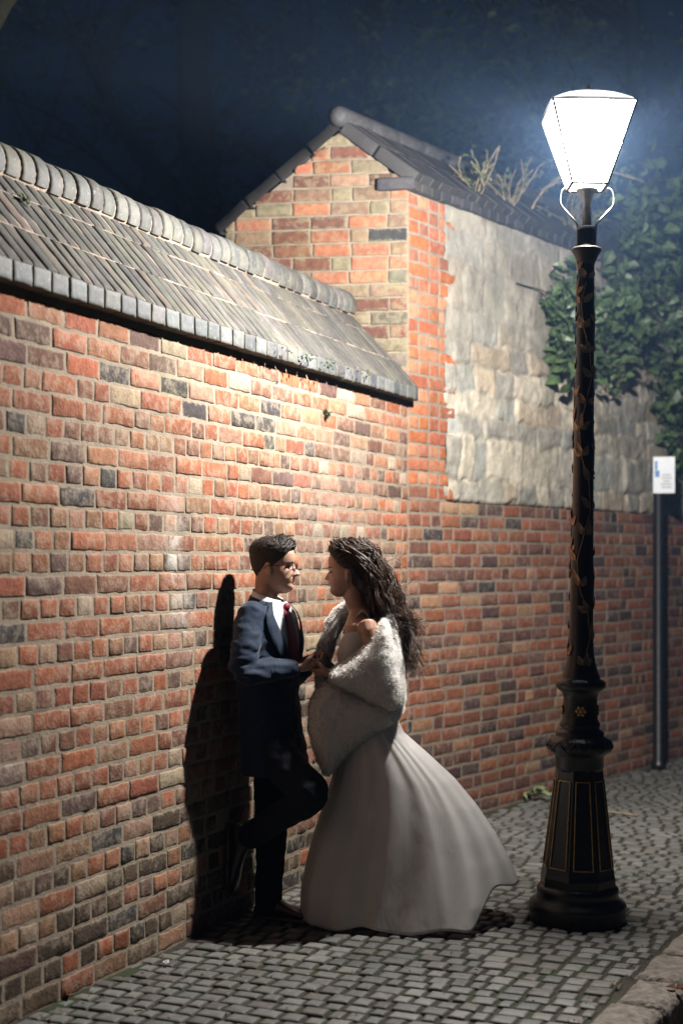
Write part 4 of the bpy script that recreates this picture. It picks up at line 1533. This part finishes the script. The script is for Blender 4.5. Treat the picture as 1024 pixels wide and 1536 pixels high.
for i in range(NA):
    th = 2 * math.pi * i / NA; co, si = math.cos(th), math.sin(th)
    dth = abs((th + math.pi) % (2 * math.pi) - math.pi)
    front = si < 0
    lift = .160 * (1 - (sstep(.72, 1.22, dth) if front else sstep(1.3, 1.9, dth)))
    zh = .010 + lift + .012 * math.sin(9 * th + 1) * sstep(.3, .9, dth) + .008
    for k in range(NV):
        v = k / (NV - 1); z = ztop + (zh - ztop) * v
        xl = float(np.interp(z, oz, ol)); xr = float(np.interp(z, oz, orr))
        cx, rx = (xl + xr) / 2, (xr - xl) / 2
        vv = max(0., (ztop - z) / ztop)
        ry = (.118 + .185 * vv ** .9) if front else (.12 + .24 * vv)
        x = cx + rx * math.copysign(abs(co) ** .95, co); y = YB + .02 + ry * math.copysign(abs(si) ** .92, si)
        tw = th + .35 * (1 - vv) * math.sin(th)
        d = .024 * ridge(5 * tw + .4 + .5 * math.sin(3 * vv)) + .015 * ridge(8 * tw + 2.2 + .8 * vv) * (.4 + .6 * math.sin(2 * th + 1) ** 2) + .010 * math.sin(17 * tw + 3 * vv) + .012 * math.sin(3 * th + 5 * vv)
        d *= vv ** 1.25 * (.35 + .65 * min(1, v * 1.2))
        d += .0022 * math.sin(23 * tw + 2 * math.sin(5 * tw)) * math.exp(-((vv - .25) / .2) ** 2)
        x += d * co * (1 - abs(co) ** 6); y += d * si + .10 * vv * max(0, co) ** 2 * .6
        vs.append(V((x, y, z)))
for i in range(NA):
    j = (i + 1) % NA
    for k in range(NV - 1):
        fs.append((i * NV + k, i * NV + k + 1, j * NV + k + 1, j * NV + k))
mb = MB(); mb.add(vs, fs)
sk = mb.build('skirt', M['dress'], bride)
sm = sk.modifiers.new('thick', 'SOLIDIFY'); sm.thickness = .003; sm.offset = 0
# fur stole
def inflate(mb, poly, off, D, R, back, tilt=0., step=.008):
    pts = [(b(x, y, off).x, b(x, y, off).z) for x, y in poly]
    n = len(pts)
    xs = [p[0] for p in pts]; zs = [p[1] for p in pts]
    x0, x1, z0, z1 = min(xs), max(xs), min(zs), max(zs)
    nx, nz = int((x1 - x0) / step) + 2, int((z1 - z0) / step) + 2
    X, Z = np.meshgrid(x0 + np.arange(nx) * step, z0 + np.arange(nz) * step, indexing='ij')
    dist = np.full(X.shape, 9.); ins = np.zeros(X.shape, bool)
    for i in range(n):
        ax_, az_ = pts[i]; bx, bz = pts[(i + 1) % n]
        dx, dz = bx - ax_, bz - az_
        t = np.clip(((X - ax_) * dx + (Z - az_) * dz) / (dx * dx + dz * dz + 1e-12), 0, 1)
        dist = np.minimum(dist, np.hypot(X - ax_ - t * dx, Z - az_ - t * dz))
        cr = ((az_ > Z) != (bz > Z)) & (X < (bx - ax_) * (Z - az_) / (bz - az_ + 1e-12) + ax_)
        ins ^= cr
    d = np.where(ins, dist, 0); u = np.clip(d / R, 0, 1); h = np.sqrt(np.maximum(0, 1 - (1 - u) ** 2))
    idx = {}
    vs, fs = [], []
    for i in range(nx):
        for k in range(nz):
            if ins[i, k]:
                idx[i, k] = len(vs) // 2
                yc = YB + off + tilt * (X[i, k] - (x0 + x1) / 2)
                vs.append(V((X[i, k], yc - D * h[i, k] - .004, Z[i, k]))); vs.append(V((X[i, k], yc + back * h[i, k] + .004, Z[i, k])))
    edges = {}
    for (i, k) in list(idx):
        q = [(i, k), (i + 1, k), (i + 1, k + 1), (i, k + 1)]
        if all(c in idx for c in q):
            a = [idx[c] for c in q]
            fs.append(tuple(2 * c for c in a)); fs.append(tuple(2 * c + 1 for c in reversed(a)))
            for e in range(4):
                e0, e1 = a[e], a[(e + 1) % 4]
                if (e1, e0) in edges: del edges[(e1, e0)]
                else: edges[(e0, e1)] = 1
    for (e0, e1) in edges: fs.append((2 * e1, 2 * e0, 2 * e0 + 1, 2 * e1 + 1))
    mb.add(vs, fs)


fur = MB()
upper = [(577, 922), (588, 945), (598, 985), (607, 1025), (609, 1045), (604, 1062), (590, 1070), (566, 1060), (540, 1046), (515, 1034), (496, 1024), (490, 1014), (494, 1004), (512, 992), (532, 976), (548, 962), (562, 942)]
inflate(fur, upper, -.13, .115, .085, .16, 0)
fur.tube([b(570, 905, .03), b(583, 935, .0), b(592, 985, -.02), b(594, 1040, -.05)], [(.022, .11), (.030, .15), (.034, .17), (.03, .16)], ref=V((1, 0, 0)), n=18)
fur.tube([b(563, 898, .02), b(552, 897, .09), b(532, 905, .15), b(508, 925, .165), b(491, 962, .13), b(483, 1000, .07), b(482, 1030, .02)], [(.026, .03), (.03, .034), (.036, .034), (.042, .034), (.042, .036), (.036, .036), (.03, .03)], n=16)
u_me = remesh(fur, .009, 7, .5)
fur = MB()
lower = [(606, 1040), (606, 1066), (594, 1084), (566, 1102), (540, 1116), (516, 1138), (500, 1158), (489, 1166), (480, 1152), (469, 1126), (461, 1098), (460, 1072), (464, 1048), (474, 1034), (490, 1020), (520, 1026), (560, 1040)]
inflate(fur, lower, -.09, .085, .075, .12, 0)
l_me = remesh(fur, .009, 7, .5)
mb = MB()
rng = random.Random(5)
for me_ in (u_me, l_me):
    vv = [V(v.co) for v in me_.vertices]; nn = [V(v.normal) for v in me_.vertices]
    vv = [p + n_ * (.007 * noise.noise(V((p.x * 8 + p.z * 6, p.y * 8, p.z * 10 - p.x * 5))) + .003 * noise.noise(p * 26) + .003 * noise.noise(p * 70)) for p, n_ in zip(vv, nn)]
    mb.add(vv, [tuple(p.vertices) for p in me_.polygons])
    for p_ in me_.polygons:                     # short pile
        for _ in range(3):
            if rng.random() < .75:
                ids = p_.vertices; w = [rng.random() for _ in ids]; sw = sum(w)
                p = sum((vv[i] * (x / sw) for i, x in zip(ids, w)), V((0, 0, 0)))
                nr = V(p_.normal); d = (nr + V((rng.gauss(0, .45), rng.gauss(0, .45), rng.gauss(-.35, .45)))).normalized()
                s = d.orthogonal().normalized() * .0011; L = rng.uniform(.006, .013)
                mb.add([p - s, p + s, p + d * L], [(0, 1, 2)])
mb.build('fur_stole', M['fur'], bride)

# =================================================================== PLANTS
def leafy(mb, centre_fn, n, L, rng, up=.3):
    for _ in range(n):
        p, nr = centre_fn()
        d = V((rng.gauss(0, 1), rng.gauss(0, 1), rng.gauss(-.2, .7)))
        k = rng.uniform(.6, 1.25)
        mb.leaf(p, d, (nr + V((rng.gauss(0, .6), rng.gauss(0, .6), rng.gauss(up, .5)))).normalized(), L * k, L * k * .72)


rng = random.Random(14)
iv = thing('ivy', 'dark green ivy hanging over the stone face beyond the lamp post', 'climbing plant', w2(4.2, 0, 2.6))
mb = MB(); st_ = MB()
clumps = []
for _ in range(26):
    s = rng.uniform(1.6, 2.8); clumps.append((s, rng.uniform(2.95, 3.75) - .25 * max(0, 2.2 - s), rng.uniform(.08, .2)))
for _ in range(84):
    s = rng.uniform(2.4, 7.5); clumps.append((s, rng.uniform(2.75, 4.6), rng.uniform(.14, .34)))
for _ in range(22):
    s = rng.uniform(3.5, 5.6); clumps.append((s, rng.uniform(2.35, 2.95), rng.uniform(.07, .16)))
for (s, z, r) in clumps:
    c = w2(s, .06 + r * .5, z)
    if r > .13: st_.tube([w2(s + rng.gauss(0, .2), .02, min(3.8, z + rng.uniform(.05, .25))), w2(s + rng.gauss(0, .06), .05, z + .1), c], [.005, .004, .002], n=5, sub=3)
    def cf(c=c, r=r):
        while True:
            v = V((rng.uniform(-1, 1), rng.uniform(-1, 1), rng.uniform(-1, 1)))
            if .25 < v.length < 1: break
        p = c + D2 * (v.x * r) + N2 * (v.y * r * .6) + UP * (v.z * r)
        if (p - B2).dot(N2) < .015: p = p + N2 * (.02 - (p - B2).dot(N2))
        return p, (N2 + UP * .3)
    leafy(mb, cf, int(12 + r * 62), rng.choice((.07, .10, .12)), rng)
mb.build('leaves', M['ivy'], iv, smooth=False)
st_.build('stem', M['bark'], iv)

weeds = (('small bushy weed growing on the dark coping near the gable peak', .85, -.02, 4.03, .30, 60, 0), ('leafy weed tuft rooted lower on the dark coping, right of another', 1.35, -.05, 4.05, .34, 70, 0),
         ('tall arching weed stem rising from the coping left of the lamp', 1.75, -.1, 4.08, .75, 40, 1), ('spreading weed on the coping just left of the lantern', 2.3, -.05, 4.05, .40, 90, 0))
for lab, s, q, z, h, nl, arch in weeds:
    o = w2(s, q, z - .05)
    th_ = thing('weed', lab, 'weed', o, 'weeds on the dark coping')
    mb = MB(); sm_ = MB()
    for k in range(3 if arch else 14):
        a = rng.uniform(0, 6.3); pts = [o]
        d = V((math.cos(a) * .5, math.sin(a) * .5, 1)).normalized()
        if arch: d = V((.05 * k, 0, 1))
        hh = h * rng.uniform(.6, 1.0)
        for j in range(8):
            d = (d + (V((.20, .02, -.20)) if arch else V((rng.gauss(0, .25), rng.gauss(0, .25), -.05)))).normalized(); pts.append(pts[-1] + d * hh / 6)
        sm_.tube(pts, [.004] * 9, n=5, sub=1)
        for _ in range(nl // (3 if arch else 8)):
            j = rng.randint(2, 8)
            mb.leaf(pts[j] + V((rng.gauss(0, .02),) * 3), V((rng.gauss(0, 1), rng.gauss(0, 1), rng.gauss(0, .6))), V((rng.gauss(0, .5), -.6, .8)), rng.uniform(.025, .055), .028)
    mb.build('leaves', M['weed'], th_, smooth=False); sm_.build('stem', M['twig'], th_)


def tree(name, lab, base, H, over, crown_r, nl, seed, lean=V((0, 0, 0)), r0=.22, leafL=.11, mat='leaf', group='trees beyond the walls', limbs=9):
    rng = random.Random(seed)
    t = thing(name, lab, 'tree', base, group)
    tk = MB(); lv = MB()
    pts = [base + UP * -.2]
    for k in range(1, 8):
        pts.append(base + UP * (H * k / 7) + lean * (k / 7) ** 1.5 + V((rng.gauss(0, .12), rng.gauss(0, .12), 0)))
    if over: pts = [V(p) for p in over]
    tk.tube(pts, [r0 * (1 - .8 * k / 7) + .02 for k in range(8)], n=10, sub=3)
    tips = []

    def grow(p, d, L, r, depth):
        q = [p]
        for k in range(5):
            d = (d + V((rng.gauss(0, .22), rng.gauss(0, .22), rng.gauss(.05, .18)))).normalized(); q.append(q[-1] + d * L / 5)
        tk.tube(q, [r * (1 - .14 * k) for k in range(6)], n=6, sub=1)
        tips.extend(q[2:])
        if depth:
            for k in range(rng.randint(2, 4)):
                j = rng.randint(2, 5)
                grow(q[j], (d + V((rng.gauss(0, .8), rng.gauss(0, .8), rng.gauss(.1, .5)))).normalized(), L * rng.uniform(.5, .75), r * .45, depth - 1)
    for k in range(limbs):
        j = rng.randint(6 if over else 3, 7); a = rng.uniform(0, 6.3)
        grow(pts[j], V((math.cos(a), math.sin(a), rng.uniform(.1, .9))).normalized(), H * rng.uniform(.22, .42), r0 * .4, 2)
    for _ in range(nl):
        p = rng.choice(tips) + V((rng.gauss(0, .22), rng.gauss(0, .22), rng.gauss(0, .2)))
        L = leafL * rng.uniform(.6, 1.3)
        lv.leaf(p, V((rng.gauss(0, 1), rng.gauss(0, 1), rng.gauss(-.3, .6))), V((rng.gauss(0, .7), rng.gauss(0, .7), rng.gauss(.3, .6))).normalized(), L, L * .6)
    tk.build('trunk', M['bark'], t); lv.build('crown', M[mat], t, smooth=False)
    return t


tree('tree', 'big leaning tree whose mossy limb crosses the top left corner', V((-3.5, 9.0, -.15)), 6.5, [(-3.5, 9.0, -.3), P(-250, 520, 9), P(-170, 320, 9), P(-84, 134, 9), P(-26, 46, 9), P(22, -26, 9), P(130, -120, 9.1), P(280, -260, 9.3)], None, 160, 61, r0=.13, leafL=.10, limbs=3)
tree('tree', 'bare dark tree behind the ridge at the left of the photo', V((-6.3, 24, -.15)), 15, None, None, 900, 62, V((.3, 0, 0)), .42, .2)
tree('tree', 'dark thick trunk standing between the far left trees and the gable', V((-2.2, 22, -.15)), 16, None, None, 900, 63, V((-.2, 0, 0)), .45, .2)
tree('tree', 'slender dark tree rising right behind the gable peak', V((.45, 25, -.15)), 17, None, None, 800, 64, V((.2, 0, 0)), .34, .2)
tree('tree', 'tall leafy tree behind the lantern, faint in the lamplight', V((4.2, 21, -.15)), 11, None, None, 3600, 65, V((0, 0, 0)), .30, .17, 'ivy')
tree('tree', 'bushy tree overhanging the stone wall at the right edge', V((5.6, 16.2, -.15)), 6.6, None, None, 4600, 66, V((-.3, -.4, 0)), .22, .12, 'ivy')
tree('tree', 'far dark tree at the left edge behind the coping', V((-9.5, 29, -.15)), 16, None, None, 900, 67, V((0, 0, 0)), .45, .22)

# small growth on the left wall
mb = MB(); rng = random.Random(17)
o = w1(2.63, .006, 0); Yq = 5.09 * 1440 / (1440 - 487); o = V(((487 - CX) / F_PX * Yq, Yq, EYE - (622 - HZ) / F_PX * Yq)) + N1 * .01
for _ in range(34):
    d = V((rng.gauss(0, 1), rng.gauss(0, 1), rng.gauss(-.2, 1)))
    d = d - N1 * min(0, d.dot(N1))
    mb.leaf(o + d * .004, d, N1, rng.uniform(.012, .03), .012)
tag(mb.build('moss_tuft', M['moss'], smooth=False), 'small dark green tuft growing from the upper brick wall face', 'plant')


def on_slope(px, py):
    # intersect the view ray with the front slope of the coping
    d = P(px, py, 1) - V((0, 0, EYE)); o = V((0, 0, EYE)); p0 = w1(0, EDGE, WTOP + .08)
    t = (p0 - o).dot(SN) / d.dot(SN)
    return o + d * t


for lab, px, py, nl in (('green leaf scrap lying on the coping slope at the far left', 38, 306, 9), ('dead brown leaf clump caught under the ridge of the coping', 85, 282, 16)):
    mb = MB(); p = on_slope(px, py) + SN * .008
    for _ in range(nl):
        d = SU * rng.gauss(0, 1) + D1 * rng.gauss(0, 1) + SN * abs(rng.gauss(.2, .3))
        mb.leaf(p + D1 * rng.gauss(0, .02) + SU * rng.gauss(0, .015), d, SN, rng.uniform(.02, .04), .018)
    tag(mb.build('leaf_litter', M['moss'] if nl == 9 else M['dead'], smooth=False), lab, 'leaf')
mb = MB()
for _ in range(46):
    px = rng.uniform(420, 560); py = 571 + (px - 480) * .285 - 27 + rng.gauss(0, 3)
    p = on_slope(px, py) + SN * .004
    for _k in range(3): mb.leaf(p, D1 * rng.gauss(0, 1) + SU * rng.gauss(0, .6) + SN * .6, SN, rng.uniform(.008, .02), .009)
tag(mb.build('moss', M['moss'], smooth=False), 'thin line of green moss along the coping edge course', 'moss', kind='stuff')


def ground(px, py):
    Y = F_PX * EYE / (py - HZ); p = P(px, py, Y); p.z = zpav(p) + .004
    return p


sprig = ground(815, 1200)
t = thing('leafy_sprig', 'fallen pale green leafy sprig at the foot of the far wall', 'sprig', sprig)
mb = MB(); s2 = MB()
pts = [sprig + V((-.14, .02, .03)), sprig + V((-.05, 0, .06)), sprig + V((.04, -.03, .03)), sprig + V((.12, -.08, .012))]
s2.tube(pts, [.006, .007, .008, .006], n=6)
for _ in range(20):
    p = pts[rng.randint(0, 2)] + V((rng.gauss(0, .03), rng.gauss(0, .03), abs(rng.gauss(0, .01))))
    mb.leaf(p, V((rng.gauss(0, 1), rng.gauss(0, 1), rng.gauss(.1, .3))), V((0, -.3, 1)), rng.uniform(.05, .09), .04)
mb.build('leaves', M['pale'], t, smooth=False); s2.build('stem', M['pale'], t)
mb = MB(); p = ground(925, 1226)
mb.tube([p + V((-.16, .06, .01)), p + V((-.05, .02, .02)), p + V((.08, -.02, .01)), p + V((.12, -.03, .008))], [.005, .007, .008, .006], n=6)
mb.tube([p + V((-.05, .02, .02)), p + V((-.1, -.02, .015))], [.004, .003], n=5, sub=1)
tag(mb.build('twig', M['twig']), 'dry pale twig lying on the setts behind the lamp base', 'twig')
for lab, px, py, mt in (('reddish dead leaf by the wall foot at the lower left', 98, 1497, 'dead'), ('brown dead leaf lying in the gutter beside the kerb', 1012, 1488, 'dead'), ('curled dry leaf stem on the setts next to the kerb', 920, 1478, 'twig'), ('tiny pale leaf on the setts under the dress hem', 852, 1380, 'pale')):
    mb = MB(); p = ground(px, py) + UP * .006
    if mt == 'dead' and px > 900: p = p + UP * 0
    for _ in range(3 if mt == 'dead' else 1):
        mb.leaf(p, V((rng.gauss(0, 1), rng.gauss(0, 1), .2)), V((rng.gauss(0, .3), -.2, 1)), .05 if px < 500 else .04, .03, .5)
    tag(mb.build('fallen_leaf', M[mt], smooth=False), lab, 'leaf')
mb = MB(); rng = random.Random(99)
for _ in range(420):
    t_ = rng.uniform(0, 4.5); q_ = rng.choice((rng.uniform(.02, .12), rng.uniform(.1, 1.85), kq(t_) - rng.uniform(.01, .1)))
    p = A1 + D1 * t_ + N1 * q_; p.z = zpav(p) + .002
    L = rng.uniform(.004, .016)
    mb.leaf(p, V((rng.gauss(0, 1), rng.gauss(0, 1), .25)), V((rng.gauss(0, .4), rng.gauss(0, .4), 1)), L, L * .6, .4)
tag(mb.build('debris', M['dead'], smooth=False), 'tiny brown leaf crumbs scattered in the joints of the setts', 'debris', kind='stuff')
mb = MB(); p = ground(203, 1523) + UP * .008
mb.tube([p, p + V((.022, .008, .002))], [.004, .004], n=8, sub=1)
tag(mb.build('cigarette_butt', M['pale']), 'tiny cigarette end on the setts at the lower left', 'litter')
mb = MB(); p = ground(248, 1450) + UP * .007
for _ in range(3): mb.leaf(p, V((rng.gauss(0, 1), rng.gauss(0, 1), .6)), V((0, -.5, 1)), .025, .02, .4)
tag(mb.build('paper_scrap', M['plate'], smooth=False), 'small white paper scrap on the setts near the wall', 'litter')

# =================================================================== WORLD, CAMERA
W = bpy.data.worlds.new('World'); S.world = W; W.use_nodes = True
nt = W.node_tree; bg = nt.nodes['Background']
sky = nt.nodes.new('ShaderNodeTexSky'); sky.sky_type = 'NISHITA'; sky.sun_disc = False
sky.sun_elevation = math.radians(-2.0); sky.sun_rotation = math.radians(180)
tint = nt.nodes.new('ShaderNodeMix'); tint.data_type = 'RGBA'; tint.blend_type = 'MULTIPLY'; tint.inputs[0].default_value = 1
tint.inputs[7].default_value = (.16, .85, 2.6, 1)          # deep blue of a clear late dusk
nt.links.new(sky.outputs[0], tint.inputs[6]); nt.links.new(tint.outputs[2], bg.inputs[0]); bg.inputs[1].default_value = .013

FLARE_HAZE = .0026  # added mist volume, standing in for lens flare round the lamp
if FLARE_HAZE:
    mb = MB(); mb.box(V((0, 14, 9)), 70, 70, 20.6)
    hz = MB.build(mb, 'flare_haze', None, smooth=False)
    hm_ = bpy.data.materials.new('added flare mist'); hm_.use_nodes = True
    t = hm_.node_tree; t.nodes.clear()
    out = t.nodes.new('ShaderNodeOutputMaterial'); pv = t.nodes.new('ShaderNodeVolumePrincipled')
    pv.inputs['Color'].default_value = (.33, .55, .97, 1); pv.inputs['Density'].default_value = FLARE_HAZE; pv.inputs['Anisotropy'].default_value = -.6
    t.links.new(pv.outputs[0], out.inputs['Volume'])
    hz.data.materials.append(hm_); tag(hz, kind='stuff'); hz['label'] = 'added mist standing in for lens flare round the lit lamp'; hz['category'] = 'flare_haze'

cam = bpy.data.cameras.new('Camera'); co = bpy.data.objects.new('Camera', cam); COL.objects.link(co)
co.location = (0, 0, EYE); co.rotation_euler = (math.radians(90), 0, 0)
cam.sensor_fit = 'VERTICAL'; cam.sensor_height = 36; cam.sensor_width = 24; cam.lens = F_PX / 1536 * 36
cam.shift_y = (HZ - 768) / 1536; cam.clip_end = 2000; cam.clip_start = .05
cam.dof.use_dof = True; cam.dof.focus_distance = 6.6; cam.dof.aperture_fstop = 1.6
S.camera = co
S.view_settings.view_transform = 'Standard'; S.view_settings.look = 'None'; S.view_settings.exposure = 0; S.view_settings.gamma = 1
S.cycles.use_denoising = True
try: S.cycles.denoiser = 'OPENIMAGEDENOISE'
except Exception: pass
S.cycles.max_bounces = 6; S.cycles.diffuse_bounces = 1; S.cycles.volume_bounces = 0; S.cycles.transparent_max_bounces = 8
S.cycles.sample_clamp_indirect = 5
S.cycles.caustics_reflective = False; S.cycles.caustics_refractive = False
